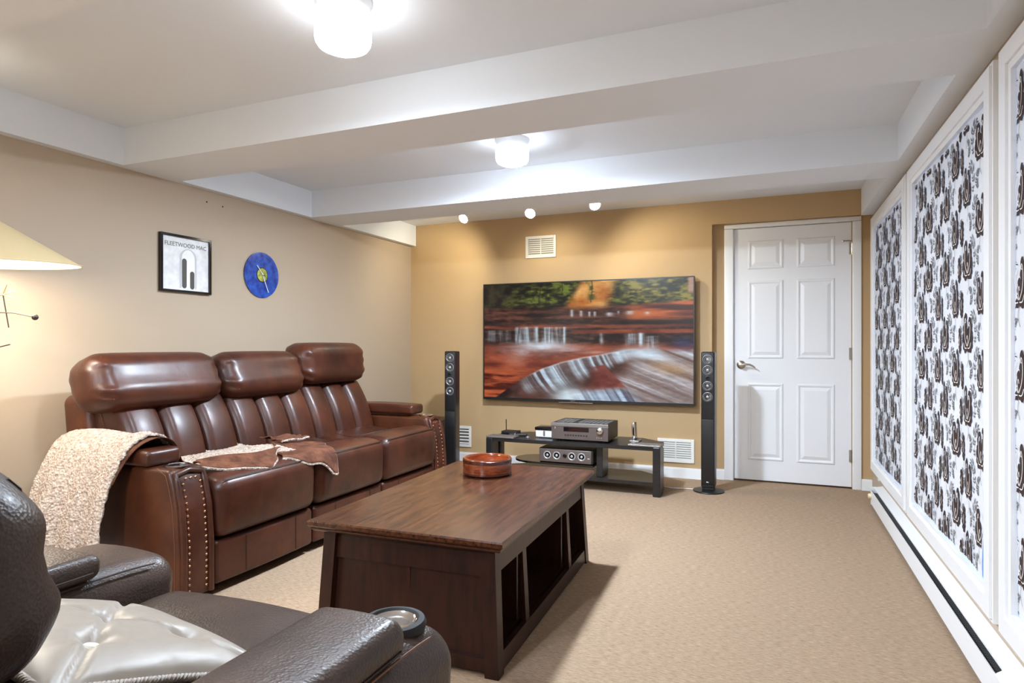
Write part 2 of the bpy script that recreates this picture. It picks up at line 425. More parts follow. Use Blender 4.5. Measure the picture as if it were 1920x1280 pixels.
def fl_parts():
    D, G, Cc, T = [], [], [], []
    # tall double-petalled flower
    for sx, hgt in ((-1, .135), (1, .155)):
        D.append(petal([(0, 0), (sx*.024, .03), (sx*.033, .08), (sx*.024, hgt)], .027, 6))
        Cc.append(line([(sx*.004, .008), (sx*.027, .04), (sx*.036, .085), (sx*.030, hgt*.8)], 0.0022))
        Cc.append(line([(sx*.030, hgt*.8), (sx*.022, hgt*.84), (sx*.020, hgt*.74), (sx*.027, hgt*.72)], .002, 10))
        D.append(petal([(0, -.004), (sx*.03, -.004), (sx*.048, .018), (sx*.060, .060)], .017, 4, 22))
        Cc.append(line([(sx*.006, 0), (sx*.03, .001), (sx*.047, .024)], .002, 10))
    D.append(petal([(0, .0), (.003, .03), (0, .085)], .020, 4, 18))
    Cc.append(line([(0, .01), (-.007, .04), (0, .055), (.006, .04)], .002, 12))
    G.append(line([(0, -.01), (-.01, -.05), (.008, -.085)], .0014))
    # narrow single bud, beside and above
    ox, oy = .078, .135
    D.append(petal([(ox, oy), (ox+.006, oy+.05), (ox-.002, oy+.115)], .022, 5))
    T.append(petal([(ox+.002, oy+.035), (ox+.004, oy+.06), (ox+.001, oy+.082)], .008, 2, 12))
    G.append(line([(ox, oy+.005), (ox-.006, oy-.04), (ox-.02, oy-.08)], .0014))
    # grey plumes: spine with barbs
    def plume(pts, L_, sgn, nb=11):
        sp = np.array(pts, float)
        V, F = petal(pts, lambda t: .0013, 0, 22); G.append((V, F))
        c = (V[:23]+V[23:])/2; d = np.gradient(c, axis=0); d /= np.linalg.norm(d, axis=1)[:, None]
        for k in range(nb):
            i = 1+int(k*20/nb); t = k/nb; p = c[i]; nn = np.array([-d[i, 1], d[i, 0]])
            for s_ in (1, -1):
                l_ = L_*(math.sin(PI*(.15+.8*t)))*(1.0 if s_ == sgn else .55)
                q = p+nn*s_*l_*.8+d[i]*l_*.55; md = p+nn*s_*l_*.5+d[i]*l_*.12
                G.append(petal([p, md, q], lambda u: .0013+.0027*math.sin(PI*u)*(u > .3), 0, 5))
    plume([(-.088, .02), (-.10, .075), (-.088, .125), (-.06, .14), (-.05, .115), (-.062, .10)], .034, 1, 13)
    plume([(.10, .02), (.085, .045), (.095, .085), (.115, .10)], .026, -1, 9)
    plume([(-.03, .19), (-.045, .215), (-.035, .25), (-.01, .262)], .024, 1, 9)
    return D, G, Cc, T
FLP = fl_parts()
shade_labels = ['floral damask fabric panel in the window frame nearest the door',
                'floral damask fabric panel in the middle window frame, its lower near edge pulled loose',
                'floral damask fabric panel in the window frame cut off at the right edge']
for wi, (a, b) in enumerate(WINS):
    y0, y1, z0, z1 = a+FW+.006, b-FW-.003, WZ0+FW+.004, WZ1-FW-.002
    xs = XR-.012
    th = thing('fabric_shade', shade_labels[wi], 'window shade', (xs, (y0+y1)/2, z0), 0, 'printed fabric panels in the window frames')
    def edge(z):
        if wi != 1: return 0
        return .062*max(0, min(1, (1.02-z)/.45))*(1+.12*math.sin(z*23))
    def fx(y, z): return xs+.003*math.sin(y*9+z*2)+.002*math.sin(y*23-z*5)
    def fn(u, v):
        z = z0+(z1-z0)*v; ya = y0+edge(z); y = ya+(y1-ya)*u
        return (fx(y, z), y, z)
    mk('cloth', thick(grid(fn, 60, 60), -.0012), 'fabric', th, True)
    groups = [[], [], [], []]
    px, pz = .158, .275; ci = 0
    yy = y0-.1+(0, .03, .165)[wi]
    while yy < y1+.12:
        zz = z0-.3+(pz/2 if ci % 2 else 0)
        while zz < z1+.1:
            for gi, parts in enumerate(FLP):
                for V, F in parts:
                    W_ = np.stack([yy+V[:, 0]*(-1 if ci % 2 else 1)*.80, zz+V[:, 1]*.86], 1)
                    ok = [(y0+edge(q[1])+.003 < q[0] < y1-.003 and z0+.003 < q[1] < z1-.003) for q in W_]
                    F2 = [f for f in F if all(ok[i] for i in f)]
                    if not F2: continue
                    use = sorted({i for f in F2 for i in f}); mp = {i: k for k, i in enumerate(use)}
                    off = (-.0022, -.0018, -.003, -.003)[gi]
                    V3 = np.array([(fx(W_[i, 0], W_[i, 1])+off, W_[i, 0], W_[i, 1]) for i in use])
                    groups[gi].append((V3, [tuple(mp[i] for i in f) for f in F2]))
            zz += pz
        yy += px; ci += 1
    for gi, (nm, mm) in enumerate((('flower_print', 'printd'), ('scroll_print', 'printg'), ('vein_print', 'printc'), ('bud_print', 'printm'))):
        if groups[gi]:
            o = mk(nm, join(*groups[gi]), mm, th); o['kind'] = 'stuff'

# ================================================================== BASEBOARD HEATER
ht = thing('baseboard_heater', 'long white baseboard heater along the wall under the patterned windows', 'heater', (.65, 3.4, 0))
HX = .614; HY1 = 4.93
def yprism(poly, y0, y1):   # poly in (x,z)
    n = len(poly); V = [(x, y0, z) for x, z in poly]+[(x, y1, z) for x, z in poly]
    return np.array(V, float), [tuple(range(n)), tuple(reversed(range(n, 2*n)))]+[(i, n+i, n+(i+1) % n, (i+1) % n) for i in range(n)]
mk('top_cover', yprism([(HX+.021, .122), (HX+.021, .130), (XR-.001, .142), (XR-.001, .136)], -.6, HY1), 'trimw', ht)
mk('front_panel', yprism([(HX, .022), (HX+.004, .018), (HX+.004, .112), (HX, .114)], -.6, HY1), 'trimw', ht)
mk('back_plate', join(box(XR-.006, XR-.001, -.6, HY1, .01, .136), box(HX+.005, XR-.006, -.6, HY1, .02, .045)), 'dark', ht)
mk('end_cap', box(HX+.001, XR-.001, HY1, HY1+.004, .012, .134), 'trimw', ht)
mk('joint_cover', yprism([(HX-.002, .018), (HX-.002, .116), (HX+.022, .133), (HX+.022, .125), (HX+.003, .110), (HX+.003, .018)], 2.16, 2.30), 'trimw', ht)
fin = []
for k in range(130):
    y = 2.31+k*.02; fin.append(box(HX+.012, XR-.012, y, y+.002, .05, .10))
o = mk('fins', join(*fin), 'greym', ht); o['kind'] = 'stuff'
mk('knob', xf(lathe([(.018, 0), (.018, .014), (.014, .02)], 16), (HX+.001, 4.90, .075), (0, -PI/2, 0)), 'cream', ht, True)
ou = thing('wall_outlet', 'small white outlet plate above the far end of the heater', 'outlet', (XR, 5.1, .15))
mk('plate', rbox(XR-.006, XR, 5.065, 5.135, .145, .185, .003, 2), 'whitep', ou); mk('socket', box(XR-.008, XR-.006, 5.085, 5.115, .155, .175), 'cream', ou)

# ================================================================== CEILING LIGHTS
def drum(x, y, label, m, lower, lens):
    t = thing('ceiling_light', label, 'ceiling light', (x, y, ZC), 0, 'white glass drum lights on the ceiling')
    r = .093
    mk('canopy', lathe([(.07, -.001), (.097, -.001), (.097, -.012), (.09, -.02), (.09, -.045), (.07, -.045)], 40, (x, y, ZC)), 'trimw', t, True)
    mk('glass_shade', lathe([(.07, -.044), (r, -.046), (r+.002, -.06), (r+.002, -lower+.034), (r-.001, -lower+.020), (r-.009, -lower+.008), (r-.022, -lower+.003), (r-.022, -lower+.009), (0, -lower+.009)], 40, (x, y, ZC)), m, t, True)
    mk('diffuser', lathe([(.0, -lower+.003), (r-.0225, -lower+.003), (r-.027, -lower), (.0, -lower-.003)], 40, (x, y, ZC)), lens, t, True)
    return t
drum(-1.355, 1.768, 'large lit glass drum ceiling light at the top edge, nearest', 'drum', .165, 'lens1')
drum(-1.38, 3.335, 'smaller-looking lit glass drum ceiling light between the two beams', 'drumc', .14, 'lens2')
drum(-1.36, .25, 'added unseen lit glass drum ceiling light in the bay behind the camera', 'drum', .16, 'lens3')  # unseen light, added behind the camera to brighten the room
drum(-1.36, -1.3, 'added unseen lit glass drum ceiling light in the rear bay out of view', 'drum', .16, 'lens4')  # second added light, out of view, lifts the overall brightness
sp_lab = ['leftmost small lit ceiling spotlight above the television', 'middle small lit ceiling spotlight above the television', 'rightmost small lit ceiling spotlight above the television']
for i, (x, y) in enumerate(((-2.42, 4.80), (-1.83, 4.82), (-1.27, 4.72))):
    t = thing('ceiling_spotlight', sp_lab[i], 'spotlight', (x, y, ZC), 0, 'ceiling spotlights before the back wall')
    mk('mount', lathe([(.035, -.001), (.035, -.012), (.012, -.018), (.009, -.06), (.0, -.06)], 20, (x, y, ZC)), 'trimw', t, True)
    tilt = (math.radians(-52), 0, math.radians((-12, 5, 25)[i]))
    c = (x, y, ZC-.085)
    mk('head', xf(lathe([(.02, .05), (.03, .035), (.042, -.02), (.046, -.03), (.041, -.03), (.038, -.022)], 24), c, tilt), 'trimw', t, True)
    mk('lens', xf(lathe([(.0, -.021), (.040, -.021), (.034, -.031), (.0, -.035)], 24), c, tilt), 'spotface', t, True)
    ld = bpy.data.lights.new('spot_beam', 'SPOT'); ld.energy = LAMP_SPOT*(2.0, 1.1, 2.0)[i]; ld.color = (1, .92, .70); ld.spot_size = math.radians(125); ld.spot_blend = .9; ld.shadow_soft_size = .035
    lo = bpy.data.objects.new('spot_beam', ld); COL.objects.link(lo)
    d = Vector(((-.95, .06, .55)[i], .62, -.78)).normalized(); lo.location = Vector(c)+d*.05
    lo.rotation_euler = d.to_track_quat('-Z', 'Y').to_euler()

# ================================================================== WALL THINGS
pf = thing('framed_record_sleeve', 'black framed square album print with line lettering on the tan wall', 'picture', (XL, 2.785, 1.42))
py0, py1, pz0, pz1 = 2.606, 2.963, 1.418, 1.762
for q in (box(XL, XL+.022, py0, py0+.014, pz0, pz1), box(XL, XL+.022, py1-.014, py1, pz0, pz1)): mk('frame_side', q, 'blackg', pf)
for q in (box(XL, XL+.022, py0+.014, py1-.014, pz0, pz0+.014), box(XL, XL+.022, py0+.014, py1-.014, pz1-.014, pz1)): mk('frame_rail', q, 'blackg', pf)
M['paper'] = mat('print_paper', lin(226, 226, 226), .5); noise_col(M['paper'], lin(214, 214, 214), lin(236, 236, 236), 18)
M['ink'] = mat('print_ink', lin(78, 74, 70), .6); M['inkl'] = mat('print_ink_pale', lin(196, 196, 198), .6); M['inkw'] = mat('print_ink_white', lin(240, 240, 240), .6)
mk('print', box(XL+.002, XL+.010, py0+.012, py1-.012, pz0+.012, pz1-.012), 'paper', pf)
def on_left(m, yc, zc, dx):   # flat (u right, v up) to the left wall; right in view is +y
    V, F = m; return np.stack([np.full(len(V), XL+dx), yc+V[:, 0], zc+V[:, 1]], 1), F
mk('lettering', on_left(text_mesh('FLEETWOOD MAC', .035), 2.785, 1.693, .0112), 'ink', pf)
arch = [(-.06, -.12), (.06, -.12)]+[(.06*math.cos(a), .06+.06*math.sin(a)) for a in np.linspace(0, PI, 18)]
mk('arch_print', on_left((np.array(arch), [tuple(range(len(arch)))]), 2.80, 1.565, .0108), 'inkl', pf)
arch2 = [(x*.78, y*.95+(-.006 if y < 0 else 0)) for x, y in arch]
mk('arch_light', on_left((np.array(arch2), [tuple(range(len(arch2)))]), 2.80, 1.565, .0111), 'inkw', pf)
def capsule(hw, hh): return np.array([(hw*math.cos(a), (hh-hw)*(1 if math.sin(a) >= 0 else -1)+hw*math.sin(a)) for a in np.linspace(0, 2*PI, 25)[:-1]]), [tuple(range(24))]
mk('upright_print', on_left(capsule(.017, .09), 2.772, 1.535, .0115), 'ink', pf)
mk('upright_print', on_left(capsule(.016, .055), 2.828, 1.497, .0115), 'ink', pf)

rc = thing('record_clock', 'round blue vinyl record clock with a green centre on the tan wall', 'clock', (XL, 3.40, 1.43))
cy, cz, cr = 3.40, 1.59, .158
M['vinyl'] = mat('blue_vinyl', lin(24, 62, 150), .22); noise_col(M['vinyl'], lin(18, 48, 132), lin(44, 92, 186), 22, detail=8)
M['rlabel'] = mat('green_label', lin(150, 160, 60), .5); noise_col(M['rlabel'], lin(96, 104, 40), lin(196, 200, 96), 40)
onw = lambda m, x: xf(m, (x, cy, cz), (0, PI/2, 0))
mk('disc', onw(lathe([(.0, 0), (cr, 0), (cr, .004), (.145, .0045), (.11, .004), (.06, .0045), (.0, .0045)], 64), XL+.008), 'vinyl', rc, True)
gr = [tube([(XL+.0128, cy+r_*math.cos(a), cz+r_*math.sin(a)) for a in np.linspace(0, 2*PI, 49)[:-1]], .0005, 4, True) for r_ in (.07, .085, .1, .115, .13, .145)]
o = mk('groove', join(*gr), 'vinyl', rc); o['kind'] = 'stuff'
mk('centre_ring', onw(lathe([(.0, 0), (.053, 0), (.053, .001), (.0, .001)], 40), XL+.0128), 'black', rc, True)
mk('centre_label', onw(lathe([(.0, 0), (.046, 0), (.046, .0015), (.0, .0015)], 40), XL+.0134), 'rlabel', rc, True)
mk('movement', onw(lathe([(.0, 0), (.028, 0), (.028, .007), (.0, .007)], 24), XL+.001), 'black', rc)
mk('hand', tube([(XL+.018, cy+.006, cz-.002), (XL+.018, cy-.052, cz+.062)], .0034, 6), 'whitep', rc)
mk('hand', tube([(XL+.020, cy-.006, cz+.006), (XL+.020, cy+.052, cz-.118)], .0028, 6), 'whitep', rc)
mk('pivot', onw(lathe([(.0, 0), (.006, 0), (.006, .010), (.0, .011)], 16), XL+.0145), 'silver', rc)
for y, z, l in ((2.945, 2.005, 'left one of two small screws in the tan wall below the soffit'), (3.07, 2.0, 'right one of two small screws in the tan wall below the soffit')):
    tag(mk('wall_screw', xf(lathe([(.0, 0), (.005, 0), (.004, .003), (.0, .004)], 10), (XL, y, z), (0, PI/2, 0)), 'dark'), l, 'screw', 'wall screws')

def vent(label, x0, x1, z0, z1, cols=2, side_slats=False):
    t = thing('air_vent', label, 'vent', ((x0+x1)/2, YT, z0), 0, 'white wall vents')
    fw = .024
    mk('frame', join(rbox(x0, x0+fw, YT-.012, YT, z0, z1, .003, 1), rbox(x1-fw, x1, YT-.012, YT, z0, z1, .003, 1), box(x0+fw, x1-fw, YT-.012, YT, z0, z0+fw), box(x0+fw, x1-fw, YT-.012, YT, z1-fw, z1)), 'vent', t)
    mk('duct', box(x0+fw, x1-fw, YT-.0015, YT-.0005, z0+fw, z1-fw), 'ventin', t)
    wi_ = (x1-x0-2*fw)/cols
    for c in range(1, cols): mk('divider', box(x0+fw+c*wi_-.004, x0+fw+c*wi_+.004, YT-.011, YT-.001, z0+fw, z1-fw), 'vent', t)
    n = 8 if not side_slats else 5
    for k in range(n):
        z = z0+fw+(z1-z0-2*fw)*(k+.5)/n
        V, F = box(x0+fw, x1-fw, YT-.010, YT-.002, z-.0045, z+.0025); V = V.copy(); V[:, 2] += (V[:, 1]-YT)*.5
        mk('louver', (V, F), 'vent', t)
    if not side_slats:
        g_ = [box(x, x+.0018, YT-.0115, YT-.0105, z0+fw, z1-fw) for x in np.arange(x0+fw+.008, x1-fw, .010)]
        o = mk('bars', join(*g_), 'vent', t); o['kind'] = 'stuff'
    mk('lever', box(x1-fw*.7, x1-fw*.4, YT-.018, YT-.012, (z0+z1)/2-.006, (z0+z1)/2+.012), 'vent', t)
vent('white air vent high on the back wall above the television', -2.091, -1.799, 1.893, 2.09)
vent('low white air vent behind the left tower speaker', -2.93, -2.644, .137, .333, 2, True)
vent('low white air vent beside the right end of the media stand', -.901, -.602, .128, .322)

# ================================================================== TELEVISION
TX0, TX1, TZ0, TZ1, TY = -2.481, -.59, .603, 1.664, 5.30
tv = thing('television', 'large flat television on the back wall showing a waterfall over red rock', 'television', ((TX0+TX1)/2, TY, TZ0))
mk('body', rbox(TX0, TX1, TY, TY+.04, TZ0, TZ1, .006, 2), 'black', tv)
mk('wall_mount', box(-1.8, -1.25, TY+.04, YT, .9, 1.4), 'black', tv)
bz = .010
mk('bezel', join(box(TX0, TX0+bz, TY-.004, TY, TZ0, TZ1), box(TX1-bz, TX1, TY-.004, TY, TZ0, TZ1), box(TX0+bz, TX1-bz, TY-.004, TY, TZ1-bz, TZ1), box(TX0+bz, TX1-bz, TY-.004, TY, TZ0, TZ0+.022)), 'black', tv)
V, F = text_mesh('SONY', .016); mk('lettering', (np.stack([-1.62+V[:, 0], np.full(len(V), TY-.0048), TZ0+.006+V[:, 1]], 1), F), 'silver', tv)
mk('sensor_bar', box(-1.75, -1.44, TY-.003, TY+.012, TZ0-.007, TZ0), 'silver', tv)

def vnoise(h, w_, gy, gx, rng, oct=4):
    out = np.zeros((h, w_)); amp = 1; tot = 0
    for o_ in range(oct):
        a = rng.random((int(gy)+2, int(gx)+2)); y = np.linspace(0, gy-.001, h); x = np.linspace(0, gx-.001, w_)
        yi = y.astype(int); xi = x.astype(int); fy = (y-yi)[:, None]; fx_ = (x-xi)[None]; fy = fy*fy*(3-2*fy); fx_ = fx_*fx_*(3-2*fx_)
        v = a[yi][:, xi]*(1-fy)*(1-fx_)+a[yi+1][:, xi]*fy*(1-fx_)+a[yi][:, xi+1]*(1-fy)*fx_+a[yi+1][:, xi+1]*fy*fx_
        out += v*amp; tot += amp; amp *= .55; gy *= 2; gx *= 2
    return out/tot
def paint_tv(h, w_):
    rng = np.random.default_rng(5)
    t = np.linspace(0, 1, h)[:, None]*np.ones((1, w_)); s = np.linspace(0, 1, w_)[None]*np.ones((h, 1))
    C_ = lambda r, g, b: np.array([r, g, b], float)/255
    img = np.zeros((h, w_, 3))
    def lay(mask, col):
        nonlocal img
        mask = np.clip(mask, 0, 1)[..., None]; img = img*(1-mask)+col*mask
    def sm(x, a, b): u = np.clip((x-a)/(b-a), 0, 1); return u*u*(3-2*u)
    def two(c1, c2, n): return c1*(1-n[..., None])+c2*n[..., None]
    n1 = vnoise(h, w_, 14, 24, rng, 5); n2 = vnoise(h, w_, 40, 7, rng, 4); n3 = vnoise(h, w_, 10, 10, rng, 5); nf = vnoise(h, w_, 5, 90, rng, 2); nl = vnoise(h, w_, 60, 30, rng, 3)
    st = lambda n, k=2.4: np.clip((n-.5)*k+.5, 0, 1)
    # rock everywhere: strata
    img[:] = two(C_(40, 24, 22), C_(112, 66, 50), st(n2*.7+.3*nl, 3))
    # foliage at the top
    lay(1-sm(t, .17, .23), two(C_(30, 28, 18), C_(112, 118, 44), st(n1*.55+.45*nl, 4)))
    lay((1-sm(s, .05, .28))*(1-sm(t, .14, .24)), two(C_(34, 26, 22), C_(70, 62, 40), st(n1)))
    can = sm(s+.35*t, .47, .52)*(1-sm(s+.2*t, .62, .70))*(1-sm(t, .19, .25)); lay(can, two(C_(196, 104, 34), C_(240, 172, 92), st(n3)))
    lay(sm(s, .64, .72)*(1-sm(t, .15+.05*n3, .22)), two(C_(52, 52, 20), C_(156, 138, 54), st(n1*.5+.5*nl, 4)))
    lay(sm(n1, .52, .6)*sm(s, .36, .42)*(1-sm(s, .5, .56))*(1-sm(t, .12, .2)), C_(120, 128, 44))
    for sx in (.29, .325, .40, .545):
        lay(np.exp(-((s-sx-.004*np.sin(t*30))/.0025)**2)*(t < .18)*.6, C_(40, 34, 22))
    lay(sm(nl, .45, .6)*np.exp(-((s-.545)/(.006+.09*t))**2)*(1-sm(t, .14, .18)), C_(86, 84, 32))
    # right slope in layered red
    lay(sm(t, .20-.10*(s-.7), .22-.10*(s-.7))*sm(s, .66, .76)*(1-sm(t, .30, .36)), two(C_(92, 42, 30), C_(206, 104, 52), st(vnoise(h, w_, 26, 3, rng, 3), 3)))
    lay(sm(s, .97, .985)*(1-sm(t, .1, .14)), C_(188, 140, 120))
    # far little falls
    for sx, w0, ta, tb in ((.45, .008, .23, .31), (.495, .007, .24, .31), (.535, .006, .25, .31), (.56, .007, .25, .31), (.63, .018, .26, .31), (.67, .006, .25, .29), (.72, .02, .25, .30), (.80, .012, .26, .3)):
        lay(np.exp(-((s-sx)/w0)**2)*sm(t, ta, ta+.01)*(1-sm(t, tb-.03, tb))*(.45+.5*nf), C_(214, 216, 222))
    # dark shelf line and rocks
    lay(np.exp(-((t-.335-.02*s)/.02)**2)*sm(s, .6, .68)*.8, C_(44, 34, 32))
    lay(sm(t, .36, .375)*(1-sm(t, .385, .40))*.8, two(C_(112, 54, 40), C_(172, 84, 56), st(n2)))
    # back wall of the middle step in shadow
    lay(sm(t, .40, .42)*(1-sm(t, .5, .55)), two(C_(40, 26, 24), C_(84, 52, 42), st(nl)))
    lay(sm(t, .40, .415)*(1-sm(t, .43, .45))*sm(s, .42, .5), two(C_(120, 52, 34), C_(170, 84, 56), st(n3)))
    # floor of the middle pool: red rock
    lay(sm(t, .50, .56), two(C_(110, 46, 30), C_(178, 86, 56), st(vnoise(h, w_, 14, 6, rng, 5))))
    lay(sm(t, .66, .82)*(1-sm(s, .1, .3)), two(C_(92, 34, 20), C_(196, 92, 52), st(vnoise(h, w_, 36, 9, rng, 4), 3)))
    # middle falls
    fine_n = vnoise(h, w_, 3, 75, rng, 4)
    fall = lambda sa, sb, ta, tb, k: sm(s, sa, sa+.02)*(1-sm(s, sb-.02, sb))*sm(t, ta, ta+.012)*(1-sm(t, tb-.05, tb))*np.clip((fine_n-.26)*2.0, .22, .95)*k
    for a_ in ((0, .15, .40, .53, .4), (.155, .295, .372, .54, 1), (.29, .43, .375, .55, 1), (.45, .58, .378, .40, .6), (.575, .61, .43, .55, .9), (.53, .56, .44, .52, .4), (.69, .76, .435, .56, .95), (.75, .80, .43, .565, 1), (.785, .86, .455, .59, .95)):
        lay(fall(*a_), C_(200, 212, 220))
    # mist under the falls
    lay(np.exp(-((s-.30)/.13)**2-((t-.545)/.04)**2)*.95, C_(214, 222, 228))
    lay(np.exp(-((s-.22)/.16)**2-((t-.60-.12*(s-.2))/.035)**2)*st(n3, 2)*.8, C_(196, 178, 184))
    lay(np.exp(-((s-.45)/.2)**2-((t-.575-.12*(s-.4))/.03)**2)*st(n2, 2.2)*.9, C_(206, 190, 198))
    lay(np.exp(-((s-.17)/.05)**2-((t-.66)/.05)**2)*.5, C_(190, 140, 124))
    # right lower rapids: soft diagonal streaks
    def streak(coord, lo_, hi_, freq, o_=4): return np.interp(coord, np.linspace(lo_, hi_, 1200), vnoise(1, 1200, 1, freq, rng, o_)[0])
    k = t-.52*s-.10*s*s
    rap = streak(k, -.8, 1.1, 42)*.7+.3*streak(k+.05*n3, -.8, 1.2, 90)
    lay(sm(s+.35*t, .84, 1.0)*sm(t, .545, .60), two(C_(124, 92, 82), C_(214, 208, 212), st(rap, 2.6)))
    lay(np.exp(-((s-.90)/.09)**2-((t-.72-.3*(s-.9))/.05)**2)*.7, C_(200, 156, 112))
    lay(np.exp(-((s-.80)/.10)**2-((t-.62-.25*(s-.8))/.03)**2)*.9, C_(222, 228, 234))
    lay(np.exp(-((s-.96)/.06)**2-((t-.52)/.05)**2)*.6, C_(66, 82, 140))  # blue window reflection on the screen, painted into the picture
    lay(sm(t, .86, .97)*sm(s, .7, .85)*.6, C_(140, 118, 112))
    # diagonal cascade: edge curve e(s)
    e = np.interp(s, [.06, .2, .3, .4, .5, .6, .7, .80], [1.0, .83, .745, .685, .645, .615, .58, .56])
    ln = np.interp(s, [.06, .2, .35, .45, .6, .70, .80], [.06, .14, .25, .22, .15, .10, .03])
    d = (t-e)
    endf = 1-sm(s, .66, .80)
    lay(sm(d, -.004, .008)*(1-sm(d, ln*.9, ln+.16))*endf, two(C_(52, 32, 30), C_(104, 66, 56), st(n3)))
    cs = streak(s-.22*d-.5*d*d+.004*n1, -.3, 1.2, 95, 4)
    lay(sm(d, -.006, .006)*(1-sm(d, ln*.55, ln*1.15))*sm(s, .17, .26)*endf*np.clip((cs-.27)*2.1, .22, .95), C_(200, 214, 226))
    lay(np.exp(-(d/.007)**2)*sm(s, .2, .3)*endf*.5, C_(216, 222, 228))
    lay(sm(s, .60, .70)*np.exp(-((d-.03)/.045)**2)*(1-sm(s, .82, .9))*.75, C_(206, 216, 226))
    # rock triangle
    cx = .60; tri = sm(t-.69-.35*np.abs(s-cx), 0, .02)*(1-sm(t+.10*(s-.6), .885, .905))*sm(s, .47+.10*n3, .54+.10*n3)*(1-sm(s-.55*(t-.7), .595, .61))
    lay(tri, two(C_(112, 50, 42), C_(166, 88, 74), st(n3)))
    # lowest mist and falls
    low = streak(s-.35*(t-.88), -.3, 1.2, 75, 3)
    lay(sm(t+.12*(s-.6), .875, .94)*sm(s, .36, .5)*(1-sm(s-.6*(t-.9), .66, .76)), two(C_(88, 84, 100), C_(184, 196, 212), st(low, 2.2)))
    lay(np.exp(-((s-.43)/.08)**2-((t-.98)/.10)**2)*.98, C_(216, 226, 230))
    lay((1-sm(s, .08, .26))*sm(t+.55*s, 1.02, 1.06), two(C_(60, 40, 34), C_(110, 74, 58), st(n3)))
    img = img*(.90+.2*nl[..., None]); img = img*.84+.16*img.mean(2, keepdims=True); img = np.clip((img-.42)*1.15+.40, 0, 1)*np.array([.93, .97, 1.0])
    return np.clip(img, 0, 1)
TH, TW = 250, 440
img = paint_tv(TH, TW)
a0, a1, b0, b1 = TX0+bz, TX1-bz, TZ0+.022, TZ1-bz
V = np.zeros((TH, TW, 3)); V[..., 0] = np.linspace(a0, a1, TW)[None]; V[..., 1] = TY-.0015; V[..., 2] = np.linspace(b1, b0, TH)[:, None]
F = [(i*TW+j, (i+1)*TW+j, (i+1)*TW+j+1, i*TW+j+1) for i in range(TH-1) for j in range(TW-1)]
m = M['screen'] = mat('lit_screen', (.008, .008, .008), .25, spec=.2)
N, L, b_ = nodes(m); at = N.new('ShaderNodeAttribute'); at.attribute_name = 'picture'
L.new(at.outputs['Color'], b_.inputs['Emission Color']); b_.inputs['Emission Strength'].default_value = .32
so = mk('screen', (V.reshape(-1, 3), F), 'screen', tv)
ca = so.data.color_attributes.new('picture', 'FLOAT_COLOR', 'POINT')
lc = np.where(img <= .04045, img/12.92, ((img+.055)/1.055)**2.4).reshape(-1, 3)
ca.data.foreach_set('color', np.concatenate([lc, np.ones((len(lc), 1))], 1).ravel().astype(np.float32))

# ================================================================== TOWER SPEAKERS
def tower(x, y, label, rz):
    t = thing('tower_speaker', label, 'speaker', (x, y, 0), rz, 'slim black tower speakers')
    mk('foot', lathe([(.0, 0), (.112, 0), (.115, .004), (.112, .011), (.05, .014), (.0, .014)], 40), 'black', t, True, True)
    mk('plinth', rbox(-.043, .043, -.04, .05, .014, .035, .004, 2), 'black', t, True, True)
    mk('cabinet', rbox(-.049, .049, -.05, .07, .033, 1.052, .012, 3), 'blackw', t, True, True)
    mk('front_baffle', rbox(-.043, .043, -.054, -.045, .55, 1.046, .003, 2), 'black', t, True, True)
    mk('grille', rbox(-.043, .043, -.0535, -.045, .06, .545, .003, 2), 'black', t, True, True)
    for z, r in ((.995, .030), (.915, .030), (.797, .030), (.715, .030), (.856, .012)):
        d = mk('driver', xf(lathe([(r+.005, 0), (r+.005, .003), (r, .004), (r-.003, .001), (r*.45, -.006), (r*.42, -.001), (r*.2, .003), (.0, .004)], 28), (0, -.054, z), (PI/2, 0, 0)), 'driver' if r > .02 else 'black', t, True, True)
        if r > .02: mk('surround', xf(tube([(r*math.cos(a), r*math.sin(a), .0035) for a in np.linspace(0, 2*PI, 29)[:-1]], .0028, 6, True), (0, -.054, z), (PI/2, 0, 0)), 'rubber', d, True, True)
    mk('emblem', join(box(-.008, -.001, -.0545, -.0535, .075, .083), box(.001, .007, -.0545, -.0535, .075, .081)), 'whitep', t, False, True)
tower(-2.52, 4.75, 'slim black tower speaker between the sofa and the media stand', .15)
tower(-.452, 4.965, 'slim black tower speaker beside the white door', -.04)

# ================================================================== MEDIA STAND
sx0, sx1, sy0, sy1, sz = -2.14, -.755, 4.62, 5.07, .36
st_ = thing('media_stand', 'low black media stand with two shelves under the television', 'tv stand', ((sx0+sx1)/2, 4.85, 0))
def plan(x0, x1, y0, y1, ch): return [(x0, y0), (x1, y0), (x1, y1-ch), (x1-ch*1.2, y1), (x0+ch*1.2, y1), (x0, y1-ch)]
mk('top_shelf', prism(plan(sx0+.02, sx1-.02, sy0+.005, sy1, .16), sz-.028, sz), 'blackw', st_)
mk('bottom_shelf', prism(plan(sx0+.03, sx1-.03, sy0+.02, sy1-.02, .16), .075, .10), 'blackw', st_)
arcp = [(-1.26, 4.64), (-1.26, 4.98)]+[(-1.75-.2*math.sin(a), 4.81+.17*math.cos(a)) for a in np.linspace(0, PI, 16)]
mk('middle_shelf', prism(arcp, .175, .19), 'blackg', st_)
mk('column', rbox(-1.245, -1.195, 4.68, 4.86, .10, sz-.028, .006, 2), 'blackw', st_)
